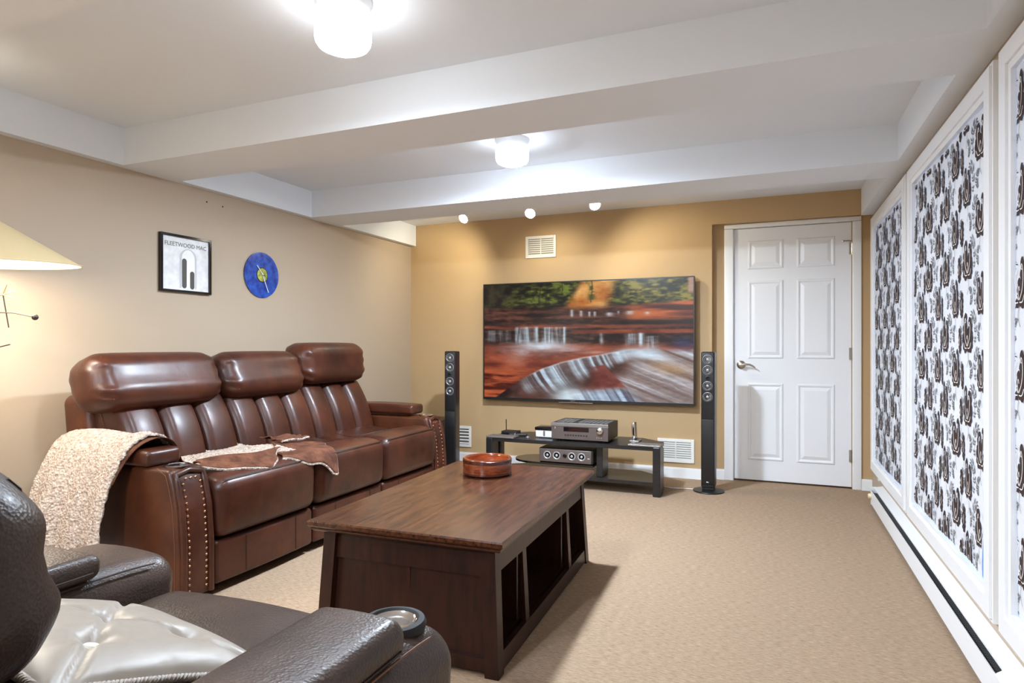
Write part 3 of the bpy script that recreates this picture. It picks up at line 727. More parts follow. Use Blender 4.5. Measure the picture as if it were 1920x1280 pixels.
for xa, xb, lab in ((sx0, sx0+.055, 1), (sx1-.055, sx1, -1)):
    mk('leg', rbox(xa, xb, sy0-.005, sy0+.13, 0, sz+.001, .008, 2), 'blackw', st_)
    mk('leg', rbox(xa+.01*lab, xb+.01*lab, sy1-.30, sy1-.22, 0, sz-.028, .008, 2), 'blackw', st_)
    x0, x1 = (xa, xa+.24) if lab > 0 else (xb-.235, xb)
    mk('leg_cap', rbox(x0, x1, sy0-.004, sy0+.12, sz+.001, sz+.013, .003, 2), 'greym', st_)

rv = thing('av_receiver', 'dark brown-grey hifi receiver with a silver volume knob on the media stand', 'receiver', (-1.375, 4.8, sz))
rx0, rx1, ry, rz0, rz1 = -1.60, -1.15, 4.665, sz+.014, sz+.142
mk('case', box(rx0+.004, rx1-.004, ry+.012, ry+.34, rz0, rz1-.002), 'recvd', rv)
mk('face', rbox(rx0, rx1, ry, ry+.013, rz0, rz1, .003, 2), 'recv', rv)
mk('brow', rbox(rx0-.001, rx1+.001, ry-.004, ry+.012, rz1-.028, rz1, .003, 2), 'greym', rv)
mk('display_window', box(rx0+.10, rx0+.30, ry-.0012, ry, rz0+.062, rz0+.096), 'blackg', rv)
mk('display', box(rx0+.14, rx0+.26, ry-.0018, ry-.001, rz0+.067, rz0+.092), 'display', rv)
mk('volume_knob', xf(lathe([(.026, 0), (.026, .016), (.022, .020), (.0, .020)], 32), (rx1-.062, ry, rz0+.078), (PI/2, 0, 0)), 'silver', rv, True)
mk('power_button', xf(lathe([(.009, 0), (.009, .004), (.0, .005)], 16), (rx0+.03, ry, rz0+.086), (PI/2, 0, 0)), 'silver', rv, True)
for k in range(9): mk('button', xf(lathe([(.0055, 0), (.0055, .004), (.0, .0045)], 12), (rx0+.115+k*.021, ry, rz0+.035), (PI/2, 0, 0)), 'black', rv)
for k in range(3): mk('jack', xf(lathe([(.005, 0), (.005, .003), (.0, .003)], 12), (rx1-.085+k*.016, ry, rz0+.024), (PI/2, 0, 0)), 'silver', rv)
for k in range(4): mk('foot', lathe([(.02, 0), (.022, .014), (.0, .014)], 16, ((rx0+.05, rx1-.05)[k % 2], ry+(.05, .28)[k//2], sz)), 'black', rv)
sl = []
for i in range(2):
    for j in range(12):
        if j == 4: continue
        sl.append(box(rx0+.03+j*.034, rx0+.056+j*.034, ry+.05+i*.12, ry+.15+i*.12, rz1-.002, rz1+.001))
o = mk('vent_slots', join(*sl), 'greym', rv); o['kind'] = 'stuff'

cs = thing('centre_speaker', 'wide grey centre speaker with four round drivers under the receiver', 'speaker', (-1.47, 4.75, .19))
mk('cabinet', rbox(-1.70, -1.262, 4.655, 4.86, .19, .302, .012, 3), 'blackw', cs, True)
mk('front_baffle', rbox(-1.695, -1.275, 4.648, 4.657, .196, .297, .004, 2), 'recv', cs, True)
for x, r in ((-1.628, .026), (-1.552, .026), (-1.485, .012), (-1.43, .026), (-1.352, .026)):
    mk('driver', xf(lathe([(r+.005, 0), (r+.005, .003), (r, .004), (r-.003, .001), (r*.45, -.005), (r*.4, .001), (.0, .004)], 24), (x, 4.648, .248), (PI/2, 0, 0)), 'driver' if r > .02 else 'black', cs, True)
mk('emblem', box(-1.305, -1.288, 4.6475, 4.648, .236, .240), 'whitep', cs)

wb = thing('media_box', 'small white box with a black lid left of the receiver', 'box', (-1.69, 4.82, sz))
mk('body', rbox(-1.765, -1.622, 4.755, 4.89, sz+.006, sz+.062, .006, 2), 'whitep', wb, True)
mk('lid', rbox(-1.77, -1.618, 4.748, 4.895, sz+.062, sz+.086, .006, 2), 'blackg', wb, True)
mk('foot', box(-1.735, -1.65, 4.757, 4.88, sz, sz+.006), 'black', wb)
V, F = capsule(.0085, .022); mk('emblem', (np.stack([-1.692+V[:, 0], np.full(len(V), 4.7545), sz+.036+V[:, 1]], 1), F), 'greym', wb)
ro = thing('wireless_router', 'small black device with a thin antenna on the left of the media stand', 'router', (-2.03, 4.88, sz))
mk('body', rbox(-2.10, -1.96, 4.83, 4.93, sz, sz+.028, .008, 2), 'black', ro, True)
mk('antenna', tube([(-2.09, 4.92, sz+.02), (-2.092, 4.922, sz+.115)], .004, 8), 'black', ro, True)
rm = thing('remote_control', 'black remote lying on the left of the media stand', 'remote', (-1.93, 4.80, sz))
mk('body', xf(rbox(-.075, .075, -.02, .02, 0, .02, .008, 3), (-1.93, 4.79, sz), (0, 0, .25)), 'black', rm, True)
mk('light_band', xf(rbox(-.03, -.02, -.0205, .0205, .001, .0215, .003, 2), (-1.93, 4.79, sz), (0, 0, .25)), 'silver', rm, True)
tag(mk('puck', lathe([(.0, 0), (.016, 0), (.018, .006), (.014, .014), (.0, .016)], 20, (-1.81, 4.70, sz)), 'greym', None, True), 'tiny grey puck on the media stand left of the white box', 'puck')
md = thing('upright_modem', 'slim upright chrome-edged device right of the receiver', 'modem', (-.97, 4.86, sz))
mk('body', xf(rbox(-.009, .009, -.05, .05, .012, .145, .008, 3), (-.985, 4.86, sz), (0, -.05, 0)), 'blackg', md, True)
mk('trim', xf(rbox(-.012, .012, -.054, -.046, .012, .149, .004, 2), (-.985, 4.86, sz), (0, -.05, 0)), 'chrome', md, True)
mk('base', rbox(-1.02, -.945, 4.80, 4.92, sz, sz+.014, .006, 2), 'greym', md, True)
tag(mk('speaker_cable', tube([(-.78, 4.97, .006), (-.72, 4.95, .006), (-.64, 4.965, .006), (-.56, 4.98, .006)], .003, 6), 'whitep', None, True), 'thin white cable on the carpet between media stand and tower speaker', 'cable')

# ================================================================== SIDE CABINET
sc_ = thing('side_cabinet', 'dark brown low side cabinet in the back corner past the sofa', 'cabinet', (-2.95, 4.97, 0))
mk('top', rbox(-3.22, -2.68, 4.81, 5.14, .42, .445, .005, 2), 'cab', sc_, True)
mk('body', box(-3.20, -2.695, 4.83, 5.13, .04, .42), 'cab', sc_)
mk('door', rbox(-3.18, -2.715, 4.822, 4.83, .07, .40, .003, 1), 'cab', sc_); mk('plinth', box(-3.18, -2.71, 4.85, 5.12, 0, .04), 'black', sc_)

# ================================================================== SOFA
sofa = thing('recliner_sofa', 'brown leather three-seat recliner sofa with studded arms along the left wall', 'sofa', (-2.75, 3.0, 0))
AY = [(1.88, 2.05), (3.99, 4.16)]
SEATS = [(2.055, 2.70), (2.70, 3.34), (3.34, 3.985)]
mk('base', box(-3.02, -2.36, 2.05, 3.99, .03, .25), 'sofad', sofa)
mk('back_frame', xf(rbox(-3.16, -2.96, 2.02, 4.05, .08, .87, .05, 3), (0, 0, 0), (0, -.12, 0), (-3.06, 0, .08)), 'sofad', sofa, True)
def arm_front(z):   # x of the arm front at height z
    return np.interp(z, [.03, .25, .42, .52, .58], [-2.262, -2.262, -2.275, -2.30, -2.325])
nail_me = None
for ai, (y0, y1) in enumerate(AY):
    V, F = rbox(-3.04, -2.27, y0, y1, .03, .58, .022, 3, (3, 3, 10))
    fr = V[:, 0] > -2.6
    V[fr, 0] += (np.array([arm_front(z) for z in V[fr, 2]])+2.27)
    arm = mk('arm', (V, F), 'sofad', sofa, True)
    # front panel: padded strip with rolled borders
    yc = (y0+y1)/2
    def fpn(u, v):
        z = .05+.50*v; y = y0+.03+(y1-y0-.06)*u
        return (arm_front(z)+.004+.006*math.sin(PI*u)*min(1, 8*(1-v), 8*v), y, z)
    mk('front_panel', thick(grid(fpn, 8, 24), .006), 'sofa', arm, True)
    zs = np.linspace(.04, .555, 20)
    border = [(arm_front(z)+.004, y0+.018, z) for z in zs]+[(arm_front(.565)+.004, yc, .568)]+[(arm_front(z)+.004, y1-.018, z) for z in zs[::-1]]
    mk('rolled_border', tube(border, .014, 8), 'sofa', arm, True)
    mk('stitching', tube([(arm_front(z)-.028, y0-.001, z) for z in zs]+[(-2.40, y0+.006, .581)], .0012, 5), 'stitch', arm)
    pts = []
    for z in np.linspace(.07, .515, 18): pts += [(y0+.042, z), (y1-.042, z)]
    for y in np.linspace(y0+.06, y1-.06, 3): pts.append((y, .535))
    for (y, z) in pts:
        if nail_me is None:
            nn = mk('nailhead', xf(lathe([(.0062, 0), (.0058, .002), (.004, .004), (.0, .005)], 10), (0, 0, 0), (0, PI/2, 0)), 'nail', arm, True, True); nail_me = nn.data
        else:
            nn = bpy.data.objects.new('nailhead', nail_me); COL.objects.link(nn); nn.parent = arm
        nn.location = np.array((arm_front(z)+.006, y, z))-base_loc(arm)
    # arm pad and cup holder
    V, F = rbox(-3.0, -2.44, y0-.008, y1-.008, .580, .645, .022, 3, (8, 2, 1))
    V[:, 2] += np.where(V[:, 2] > .61, .012*np.cos((V[:, 0]+2.72)*4), 0)
    if ai: V[:, 2] += .01
    mk('arm_pad', (V, F), 'sofa', sofa, True)
    cup = mk('cup_holder', lathe([(.052, 0), (.054, .005), (.048, .008), (.040, .005), (.038, -.0), (.0, -.001)], 32, (-2.375, yc, .580)), 'chrome', sofa, True)
    mk('cup_well', lathe([(.0, 0), (.039, 0), (.039, .0015), (.0, .0015)], 28, (-2.375, yc, .583)), 'blackg', cup, True)
def seat_front(y, ya, yb):
    u = (y-ya)/(yb-ya)
    return .02*math.sin(PI*min(max(u, 0), 1))
for si, (ya, yb) in enumerate(SEATS):
    # seat cushion: rounded front waterfall
    V, F = rbox(-2.86, -2.235, ya+.002, yb-.002, .245, .505, .055, 4, (10, 10, 3))
    u = (V[:, 1]-ya)/(yb-ya); bul = np.sin(PI*np.clip(u, 0, 1))
    top = V[:, 2] > .42; fr = np.clip((V[:, 0]+2.5)/.26, 0, 1)
    V[:, 0] += fr*(.022*bul**.6)*np.clip((V[:, 2]-.2)/.2, 0, 1)
    V[top, 2] += (.012*bul[top]**.5)+.016*np.exp(-((V[top, 0]+2.36)/.10)**2)-.02*np.exp(-((V[top, 0]+2.62)/.12)**2)
    sc = mk('seat_cushion', (V, F), 'sofa', sofa, True, auto=False)
    ps = []
    for k in range(25):
        uu = k/24; y = ya+.03+(yb-ya-.06)*uu; sb = math.sin(PI*(y-ya)/(yb-ya)); ps.append((-2.2485+.022*sb**.6, y, .4955+.012*sb**.5+.0045))
    mk('seam', tube(ps, .0028, 6), 'seam', sc)
    # U-shaped inset on the seat
    us = [(-2.74, ya+.14), (-2.56, ya+.13), (-2.475, ya+.20), (-2.455, (ya+yb)/2), (-2.475, yb-.20), (-2.56, yb-.13), (-2.74, yb-.14)]
    fine = petal(us, lambda t: .001, 0, 40)[0][:41]
    zt = lambda x, y: .505+.012*math.sin(PI*(y-ya)/(yb-ya))**.5+.016*math.exp(-((x+2.36)/.10)**2)-.02*math.exp(-((x+2.62)/.12)**2)
    mk('seam', tube([(x, y, zt(x, y)+.0005) for x, y in fine], .0026, 6), 'seam', sc)
    # footrest front below
    V, F = rbox(-2.42, -2.262, ya+.004, yb-.004, .045, .238, .022, 3, (1, 6, 3))
    V[:, 0] += np.where(V[:, 0] > -2.3, .010*np.sin(PI*np.clip((V[:, 1]-ya)/(yb-ya), 0, 1)), 0)
    fp = mk('footrest_panel', (V, F), 'sofa', sofa, True)
    for yy in (ya+(yb-ya)*.27, ya+(yb-ya)*.78):
        xx = -2.262+.010*math.sin(PI*(yy-ya)/(yb-ya)); mk('seam', tube([(xx+.0008, yy, z) for z in np.linspace(.06, .225, 6)], .0018, 5), 'seam', fp)
    # lower back: three upholstered channels
    bk = mk('backrest', xf(rbox(-2.98, -2.86, ya+.002, yb-.002, .40, .86, .03, 3), (0, 0, 0), (0, -.36, 0), (-2.92, 0, .42)), 'sofa', sofa, True)
    cw = (yb-ya)/3
    for c in range(3):
        V, F = rbox(-2.93, -2.785, ya+c*cw+.001, ya+(c+1)*cw-.001, .42, .865, .05, 5, (2, 3, 10))
        vv = (V[:, 2]-.42)/.44
        fr = V[:, 0] > -2.86
        V[fr, 0] += (.028*np.sin(PI*np.clip(vv[fr], 0, 1))+.012*np.sin(PI*np.clip((V[fr, 1]-ya-c*cw)/cw, 0, 1)))
        V, F = xf((V, F), (.045, 0, .0), (0, -.40, 0), (-2.86, 0, .42))
        mk('back_channel', (V, F), 'sofa', bk, True, auto=False)
# headrests
HEADS = [(1.915, 2.66, 0, -.34, 1.0), (2.655, 3.325, 0, -.34, .97), (3.30, 4.0, .06, -.02, 1.0)]
for hi, (ya, yb, dz, tilt, k) in enumerate(HEADS):
    V, F = rbox(-3.08, -2.825, ya, yb, .775+dz, 1.058+dz, .100, 7, (3, 10, 3))
    vv = (V[:, 1]-(ya+yb)/2)/((yb-ya)/2); bul = np.sqrt(np.clip(1-np.abs(vv)**4, 0, 1))
    cx_, cz_ = -2.95, .91+dz
    V[:, 0] = cx_+(V[:, 0]-cx_)*(.82+.2*bul); V[:, 2] = cz_+(V[:, 2]-cz_)*(.90+.11*bul)
    V[:, 0] += np.where(V[:, 2] < cz_, .03*np.clip((cz_-V[:, 2])/.14, 0, 1)*bul, 0)
    # gathered pleats near the ends
    pl = np.exp(-((np.abs(vv)-.86)/.10)**2)*.006*np.sin(V[:, 2]*95+V[:, 0]*70); V[:, 0] += pl
    loops = [xf(loop_at(V, 1, yy, .0016), (0, 0, 0), (0, tilt, 0), (cx_, 0, cz_)) for yy in (ya+.075, yb-.075)]
    V, F = xf((V, F), (0, 0, 0), (0, tilt, 0), (cx_, 0, cz_))
    hr = mk('headrest', (V, F), 'sofa', sofa, True, auto=False)
    for l_ in loops: mk('seam', l_, 'stitch', hr)

# ================================================================== THROW BLANKET ON THE SOFA ARM
bl = thing('throw_blanket', 'cream sherpa throw with brown suede backing draped over the near sofa arm', 'blanket', (-2.75, 2.0, .2))
rb = np.random.default_rng(3)
path = [(1.735, .16), (1.745, .30), (1.775, .45), (1.815, .58), (1.865, .672), (1.93, .708), (2.0, .70), (2.06, .655), (2.11, .585), (2.17, .548), (2.26, .54), (2.40, .542), (2.55, .545), (2.70, .548)]
pp = petal(path, lambda t: 0.0, 0, 70)[0][:71]
def blf(u, v):   # u across (x), v along the path
    i = v*70; k = min(int(i), 69); f = i-k; y, z = pp[k]*(1-f)+pp[k+1]*f
    hang = max(0, min(1, (.40-v)/.4)); ins = max(0, min(1, (v-.62)/.3))
    xr = -2.535+.03*hang-.025*math.sin(v*11)+.13*ins; xl = -3.0-.02*hang+.10*ins
    if v > .55: xl = max(xl, -2.9+.06*ins)
    x = xr+(xl-xr)*u
    fold = (.022*math.sin(u*9+1.2)+.016*math.sin(u*19+.5))*hang
    y2 = y-.03*hang*math.sin(PI*u)-fold-.05*hang*u
    z2 = z+.012*math.sin(u*8+v*5)*(1-hang)*(.4+ins*.4)
    if v > .6: z2 += .015*max(0, u-.6)
    z2 += .010*math.exp(-((u-.13)/.03)**2)*(v < .62)
    return (x, y2, z2)
V, F = grid(blf, 90, 170)
bm_n = rb.random(len(V))
V = V+np.stack([(rb.random(len(V))-.5)*.004, (rb.random(len(V))-.5)*.005, (rb.random(len(V))-.5)*.005], 1)
mk('sherpa_side', thick((V, F), -.011), 'sherpa', bl, True, auto=False)
def lin_f(u, v):
    x, y, z = blf(u*.9, .20+.5*v); 
    return (x+.035*math.sin(PI*v), y*1.0+.006, z-.016)
mk('suede_side', thick(grid(lin_f, 30, 60), -.003), 'suede', bl, True, auto=False)
# folded-back brown end lying on the seats
def flap(corners, bumps, nm, seed, h0=.0):
    (A, B, Cq, D) = [np.array(c, float) for c in corners]; r_ = np.random.default_rng(seed); ph = r_.random(6)*6
    def fn(u, v):
        p = (A*(1-u)+B*u)*(1-v)+(D*(1-u)+Cq*u)*v
        z = p[2]+bumps*(abs(math.sin(u*7+ph[0]+v*2))*.6+.4*math.sin(v*9+ph[1]+u*3))*(math.sin(PI*min(max(u, .04), .96))**.5)
        x = p[0]+.01*math.sin(v*8+ph[2]); q = max(0, x+2.29)/.10
        z = max(z, .532-.13*q**2.5)
        return (x, p[1]+.012*math.sin(u*9+ph[3]), z)
    o_ = mk(nm, thick(grid(fn, 36, 36), -.006), 'suede', bl, True, auto=False)
    ed = [fn(u, 1) for u in np.linspace(0, 1, 30)]+[fn(1, v) for v in np.linspace(1, 0, 30)]
    mk('sherpa_trim', tube([(x, y, z-.003) for x, y, z in ed], .0065, 6), 'sherpa', o_, True)
flap([(-2.55, 2.70, .557), (-2.27, 2.49, .50), (-2.185, 2.80, .40), (-2.44, 2.97, .535)], .016, 'folded_end', 2)
flap([(-2.44, 2.10, .57), (-2.36, 2.07, .555), (-2.225, 2.38, .50), (-2.36, 2.56, .565)], .018, 'folded_corner', 5)
flap([(-2.68, 2.76, .57), (-2.50, 2.72, .575), (-2.48, 2.92, .565), (-2.66, 2.99, .56)], .02, 'rolled_edge', 9)

# ================================================================== COFFEE TABLE
ct = thing('coffee_table', 'dark wooden coffee table with splayed corner legs and open side compartments', 'coffee table', (-1.214, 2.50, 0), .033)
W, Lh, H = .77/2, 1.285/2, .46
mkl = lambda n, m_, mm, p, s=False: mk(n, m_, mm, p, s, True)
def slab(hw, hl, z0, z1, ch):
    V = []; 
    for z, d in ((z0, ch), (z0+.006, 0), (z1-.005, 0), (z1, .005)): V += [(-hw+d, -hl+d, z), (hw-d, -hl+d, z), (hw-d, hl-d, z), (-hw+d, hl-d, z)]
    F = [(3, 2, 1, 0), (12, 13, 14, 15)]+[(i*4+k, i*4+(k+1) % 4, (i+1)*4+(k+1) % 4, (i+1)*4+k) for i in range(3) for k in range(4)]
    return np.array(V, float), F
mkl('top', slab(W, Lh, H-.024, H, .006), 'tabtop', ct)
mkl('top_moulding', slab(W-.012, Lh-.012, H-.040, H-.024, .008), 'tabedge', ct)
zt = H-.040; bw, bl_ = W-.045, Lh-.045
def leg(sx, sy):
    tt, bb = .0, .022; w_ = .05
    V = []
    for z, o_ in ((0, bb), (zt, tt)):
        x1, y1 = sx*(bw+o_), sy*(bl_+o_); V += [(x1-sx*w_, y1-sy*w_, z), (x1, y1-sy*w_, z), (x1, y1, z), (x1-sx*w_, y1, z)]
    return np.array(V), [(0, 1, 2, 3), (4, 5, 6, 7), (0, 1, 5, 4), (1, 2, 6, 5), (2, 3, 7, 6), (3, 0, 4, 7)]
for sx in (-1, 1):
    for sy in (-1, 1): mkl('leg', leg(sx, sy), 'tabbody', ct)
def slant(side, a0_, a1_, z0, z1, inset, th):
    """plank in the splayed plane of a side; side 'e' = ends (y), 's' = sides (x)"""
    off = lambda z: .022*(1-z/zt)
    def P(a, z, d, sg):
        return (a, sg*(bl_+off(z)-inset-d), z) if side[0] == 'e' else (sg*(bw+off(z)-inset-d), a, z)
    sg = 1 if side[1] == '+' else -1
    V = [P(a, z, d, sg) for d in (0, th) for z in (z0, z1) for a in (a0_, a1_)]
    return np.array(V), [(0, 1, 3, 2), (4, 6, 7, 5), (0, 4, 5, 1), (2, 3, 7, 6), (0, 2, 6, 4), (1, 5, 7, 3)]
for sg in '+-':
    xi, yi = bw-.045, bl_-.045
    mkl('end_rail', slant('e'+sg, -xi, xi, zt-.10, zt, .018, .02), 'tabbody', ct)
    mkl('end_panel', slant('e'+sg, -xi-.01, xi+.01, .04, zt-.10, .030, .015), 'tabbody', ct)
    mkl('end_base', slant('e'+sg, -xi-.01, xi+.01, .012, .055, .012, .02), 'tabbody', ct)
    mkl('side_apron', slant('s'+sg, -yi, yi, zt-.085, zt, .004, .02), 'tabbody', ct)
    mkl('side_base', slant('s'+sg, -yi-.01, yi+.01, .01, .07, .004, .02), 'tabbody', ct)
    for yy in (-.30, .30): mkl('post', slant('s'+sg, yy-.02, yy+.02, .07, zt-.085, .006, .018), 'tabbody', ct)
mkl('bottom_shelf', box(-bw+.02, bw-.02, -bl_+.02, bl_-.02, .05, .068), 'tabbody', ct)
mkl('centre_divider', box(-.008, .008, -bl_+.02, bl_-.02, .068, zt), 'tabbody', ct)
for yy in (-.30, .30): mkl('partition', box(-bw+.03, bw-.03, yy-.008, yy+.008, .068, zt), 'tabbody', ct)

bw_ = thing('wooden_bowl', 'round polished wooden bowl with straight sides on the coffee table', 'bowl', (-1.318, 2.86, H))
c = (-1.318, 2.86, H+.001)
mk('bowl', lathe([(.0, 0), (.108, 0), (.118, .006), (.121, .014), (.121, .078), (.118, .083), (.111, .083), (.107, .078), (.106, .03), (.098, .018), (.0, .016)], 56, c), 'bowl', bw_, True)
mk('inside', (lambda l: (l[0], l[1][:-2]))(lathe([(.0, .0175), (.097, .0195), (.1045, .031), (.1055, .074)], 56, c)), 'bowlin', bw_, True)
M['bowldark'] = wood('bowl_dark_band', lin(54, 24, 16), lin(86, 40, 26), .25, 7, (2, 2, 14), coat=.6)
for z0, z1 in ((.060, .078), (.006, .016)):
    mk('dark_band', (lambda l: (l[0], l[1][:-2]))(lathe([(.1205, z0), (.1222, z0+.001), (.1222, z1-.001), (.1205, z1)], 56, c)), 'bowldark', bw_, True)

# ================================================================== FOREGROUND RECLINER
rc_ = thing('leather_recliner', 'dark pebbled leather recliner with a cup holder in the arm, in the foreground', 'armchair', (-1.19, .65, 0))
mk('base', rbox(-1.72, -.68, .12, 1.08, .03, .30, .03, 2), 'reclin', rc_, True)
def chair_arm(x0, x1, y1, ztop, lowf):
    V, F = rbox(x0, x1, .10, y1, .02, ztop, .065, 6, (4, 14, 4))
    f = np.clip((V[:, 1]-(y1-.24))/.24, 0, 1)
    t_ = np.clip((V[:, 2]-.2)/(ztop-.2), 0, 1)
    V[:, 2] -= lowf*f**2.2*t_
    V[:, 1] -= .05*np.clip((ztop-V[:, 2])/ztop, 0, 1)*f
    s_ = (V[:, 0]-(x0+x1)/2)/((x1-x0)/2)
    V[:, 2] += .012*(1-s_**2)*(V[:, 2] > ztop-.2)
    return V, F
la = mk('arm', chair_arm(-1.80, -1.475, 1.245, .550, .02), 'reclin', rc_, True, auto=False)
mk('arm_pad', rbox(-1.765, -1.475, .30, 1.02, .545, .605, .025, 4, (3, 6, 1)), 'reclin', rc_, True, auto=False)
ra = mk('arm', chair_arm(-.80, -.585, 1.155, .548, .03), 'reclin', rc_, True, auto=False)
V, F = rbox(-.79, -.595, .22, .965, .548, .612, .03, 4, (5, 8, 1)); 
V[:, 2] += np.where(V[:, 2] > .58, .010*np.cos((V[:, 0]+.69)*12), 0)
mk('arm_pad', (V, F), 'reclin', rc_, True, auto=False)
for x, z in ((-.5935, .552),): mk('seam', tube([(x-.004, y, z+.004-.03*max(0, (y-.915)/.24)**2.2) for y in np.linspace(.2, 1.04, 20)], .0022, 6), 'stitch', ra)
mk('seam', tube([(-1.487, y, .541-.02*max(0, min(1, (y-1.0)/.24))**2.2) for y in np.linspace(.5, 1.16, 24)], .0022, 6), 'seam', la)
for p0 in ((-.79, -.595, .22, .965, .568), (-1.765, -1.475, .30, 1.02, .565)):
    x0, x1, y0, y1, z = p0
    mk('seam', tube([(x1+.0005, y, z) for y in np.linspace(y0+.05, y1-.03, 8)]+[(x1-.02, y1-.003, z), (x1-.03, y1+.0005, z)]+[(x, y1+.0005, z) for x in np.linspace(x1-.04, x0+.03, 6)], .002, 5), 'seam', rc_)
cp = (-.688, 1.055, .543)
cu = mk('cup_holder', (lambda l: (l[0], l[1][:-2]))(lathe([(.030, .002), (.062, .003), (.064, .012), (.060, .020), (.050, .022), (.046, .018), (.044, .006)], 44, cp)), 'rubber', rc_, True)
mk('cup_well', (lambda l: (l[0], l[1][:-1]))(lathe([(.0, .009), (.028, .009), (.038, .011), (.0445, .018)], 40, cp)), 'chrome', cu, True)
mk('clip', rbox(cp[0]-.004, cp[0]+.022, cp[1]-.075, cp[1]-.048, cp[2]+.006, cp[2]+.022, .004, 2), 'rubber', cu, True)
# seat with a raised knee roll
V, F = rbox(-1.475, -.805, .30, 1.215, .26, .455, .06, 5, (12, 18, 2))
s_ = (V[:, 0]+1.14)/.335
V[:, 2] += np.where(V[:, 2] > .36, .025*np.exp(-((V[:, 1]-1.10)/.13)**2)*(1-.45*np.clip(s_, -1, 1)**2)-.055*np.exp(-((V[:, 1]-.80)/.15)**2)*(1-np.clip(s_, -1, 1)**4), 0)
V[:, 1] += np.where(V[:, 1] > 1.0, .02*np.clip(1-s_**2, 0, 1), 0)
mk('seat_cushion', (V, F), 'reclin', rc_, True, auto=False)
# back
V, F = rbox(-1.46, -.845, .12, .42, .38, .76, .07, 5, (6, 3, 4)); mk('backrest', (V, F), 'reclin', rc_, True, auto=False)
V, F = rbox(-1.50, -.835, .18, .545, .665, .955, .10, 7, (10, 3, 3))
s_ = (V[:, 0]+1.1675)/.3325; b_ = np.sqrt(np.clip(1-np.abs(s_)**4, 0, 1))
V[:, 1] = .36+(V[:, 1]-.36)*(.90+.11*b_); V[:, 1] += np.where(V[:, 2] < .86, .03*np.clip((.86-V[:, 2])/.16, 0, 1), 0)
V[:, 1] += .006*np.sin(V[:, 2]*60)*np.exp(-((np.abs(s_)-.82)/.14)**2)
hr = mk('headrest', (V, F), 'reclin', rc_, True, auto=False)
mk('seam', loop_at(V, 0, -.90, .0022), 'seam', hr)

# ================================================================== TUFTED CUSHION ON THE RECLINER
tc_ = thing('tufted_cushion', 'beige satin tufted cushion with rope edging on the foreground recliner', 'cushion', (-1.22, .80, .45))
CW, CL = .27, .218
btn = [(-.13, -.09), (.0, -.0), (.13, .09), (-.13, .09), (.13, -.09)]
Rm = np.array(Matrix.Rotation(math.radians(-10), 3, 'Z') @ Matrix.Rotation(math.radians(-20), 3, 'X'))
cc = np.array((-1.22, .838, .517))
def cush(u, v, sgn):
    x, y = (2*u-1), (2*v-1)
    h_ = .055*((1-abs(x)**3)*(1-abs(y)**3))**.55
    X, Y = CW*x*(1-.06*(1-abs(y))), CL*y*(1-.06*(1-abs(x)))
    if sgn > 0:
        dd = min(math.hypot(X-bx, Y-by) for bx, by in btn); h_ -= .024*math.exp(-(dd/.03)**2)
        # creases along the diamond lines between buttons
        l1 = abs(((X*.09/.13)-Y)); l2 = abs(((X*.09/.13)+Y))
        h_ -= .012*math.exp(-(l1/.011)**2)+.012*math.exp(-(l2/.011)**2)
    p = np.array((X, Y, sgn*max(h_, 0)))
    return Rm @ p+cc
mk('cover', join(grid(lambda u, v: cush(u, v, 1), 72, 64), grid(lambda u, v: cush(u, v, -1), 20, 20)), 'satin', tc_, True, auto=False)
per = [(-1+2*t, -1) for t in np.linspace(0, 1, 60)[:-1]]+[(1, -1+2*t) for t in np.linspace(0, 1, 60)[:-1]]+[(1-2*t, 1) for t in np.linspace(0, 1, 60)[:-1]]+[(-1, 1-2*t) for t in np.linspace(0, 1, 60)[:-1]]
pr_ = [Rm @ np.array((CW*x*(1-.06*(1-abs(y))), CL*y*(1-.06*(1-abs(x))), 0))+cc for x, y in per]
# twisted rope: two strands around the edge
big = []
P = np.array(pr_); n = len(P)
fine = np.array([P[int(i)]*(1-(i-int(i)))+P[(int(i)+1) % n]*(i-int(i)) for i in np.arange(0, n, .25)])
tg = np.roll(fine, -1, 0)-np.roll(fine, 1, 0); tg /= np.linalg.norm(tg, axis=1)[:, None]
up = Rm @ np.array((0, 0, 1)); sd_ = np.cross(tg, up)
for ph in (0, PI):
    a = np.arange(len(fine))*2*PI*.125*1.0+ph
    big.append(tube(list(fine+.0035*(np.cos(a)[:, None]*sd_+np.sin(a)[:, None]*up)), .0042, 6, True))
mk('rope_edge', join(*big), 'rope', tc_, True)
for bx, by in btn:
    u, v = (bx/CW+1)/2, (by/CL+1)/2; p = cush(u, v, 1)+up*.009
    V, F = lathe([(.0, -.006), (.016, -.004), (.0175, .0), (.015, .004), (.0, .006)], 20); mk('button', (np.asarray(V) @ Rm.T+p, F), 'satinbtn', tc_, True)

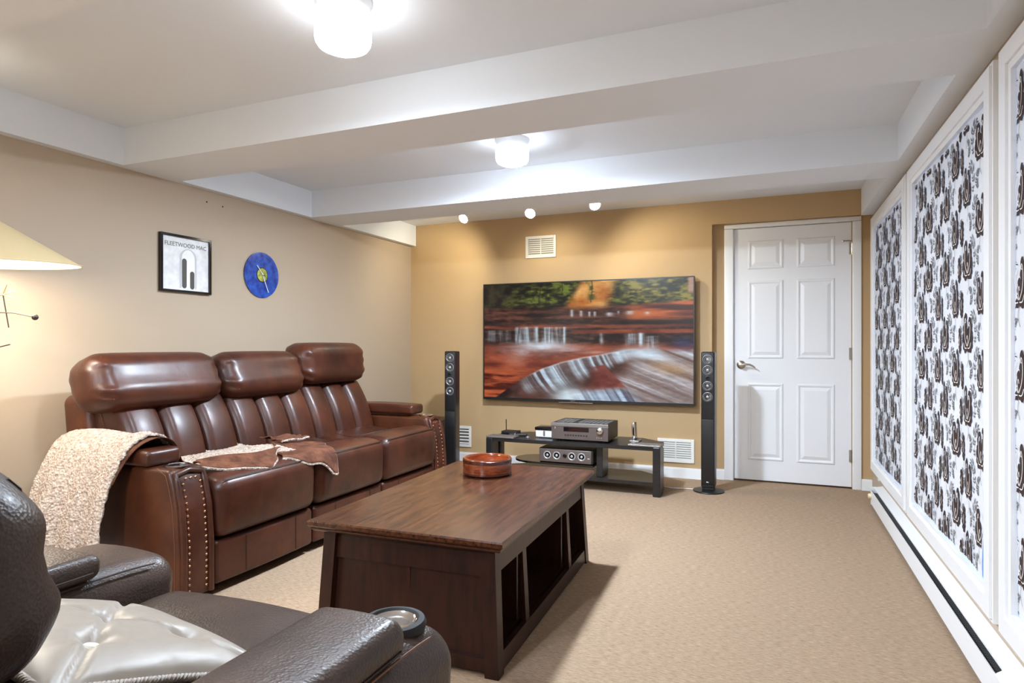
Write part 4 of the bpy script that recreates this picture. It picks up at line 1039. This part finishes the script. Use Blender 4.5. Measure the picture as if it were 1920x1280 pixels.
# ================================================================== FLOOR LAMP (left edge)
LX, LY, LZ = -2.92, 1.50, 1.425
fl = thing('floor_lamp', 'floor lamp with a wide cream cone shade and wire starburst stem at the left edge', 'lamp', (LX, LY, 0))
mk('base', lathe([(.0, 0), (.14, 0), (.14, .012), (.05, .022), (.0, .024)], 36, (LX, LY, 0)), 'steel', fl, True)
mk('pole', tube([(LX, LY, .02), (LX, LY, LZ+.16)], .009, 10), 'steel', fl, True)
cone = lambda r0, z0, r1, z1: (lambda l: (l[0], l[1][:-2]))(lathe([(r0, z0), (r1, z1)], 56))
tl = (math.radians(3)*math.cos(.39), math.radians(3)*math.sin(.39), 0)
mk('lamp_shade', xf(cone(.345, 0, .05, .19), (LX, LY, LZ), tl), 'shade', fl, True)
mk('shade_lining', xf(cone(.343, .001, .048, .187), (LX, LY, LZ), tl), 'shadein', fl, True)
mk('shade_rim', xf(tube([(.345*math.cos(a), .345*math.sin(a), 0) for a in np.linspace(0, 2*PI, 57)[:-1]], .003, 6, True), (LX, LY, LZ), tl), 'shade', fl, True)
mk('bulb', lathe([(.0, -.05), (.018, -.045), (.03, -.02), (.03, .0), (.014, .03), (.012, .05)], 20, (LX+.03, LY, LZ+.08)), 'bulb', fl, True)
rt = np.array((math.cos(.3927), math.sin(.3927), 0))
def lp(dx, z): return np.array((LX, LY, 0))+rt*dx+np.array((0, 0, z))
# stem sculpture: spikes, rod, curved arms with a ball
hub = lp(.105, 1.30)
for dx, dz in ((.016, .040), (.05, .016), (.046, -.016), (-.03, .03), (-.04, -.01)): mk('spike', tube([hub, hub+rt*dx+np.array((0, 0, dz))], [.0028, .0014], 6), 'gold', fl, True)
mk('rod', tube([hub, lp(.128, 1.17)], .0026, 6), 'steel', fl, True)
mk('rod', tube([lp(0, 1.30), hub], .0026, 6), 'gold', fl, True)
ap = [lp(0, 1.215), lp(.05, 1.226), (lp(.10, 1.23)), lp(.15, 1.228), lp(.19, 1.220), lp(.225, 1.212)]
mk('curved_arm', tube(ap, .0028, 6), 'steel', fl, True)
mk('ball', lathe([(.012*math.sin(a), -.012*math.cos(a)) for a in np.linspace(0, PI, 12)], 16, tuple(lp(.232, 1.211))), 'steel', fl, True)
mk('curved_arm', tube([lp(0, 1.07), lp(.06, 1.085), lp(.12, 1.10), lp(.133, 1.103)], .0026, 6), 'steel', fl, True)
ld = bpy.data.lights.new('bulb_glow', 'POINT'); ld.energy = LAMP_FLOOR; ld.color = (1, .95, .86); ld.shadow_soft_size = .04
lo = bpy.data.objects.new('bulb_glow', ld); COL.objects.link(lo); lo.location = (LX+.03, LY, LZ+.0)
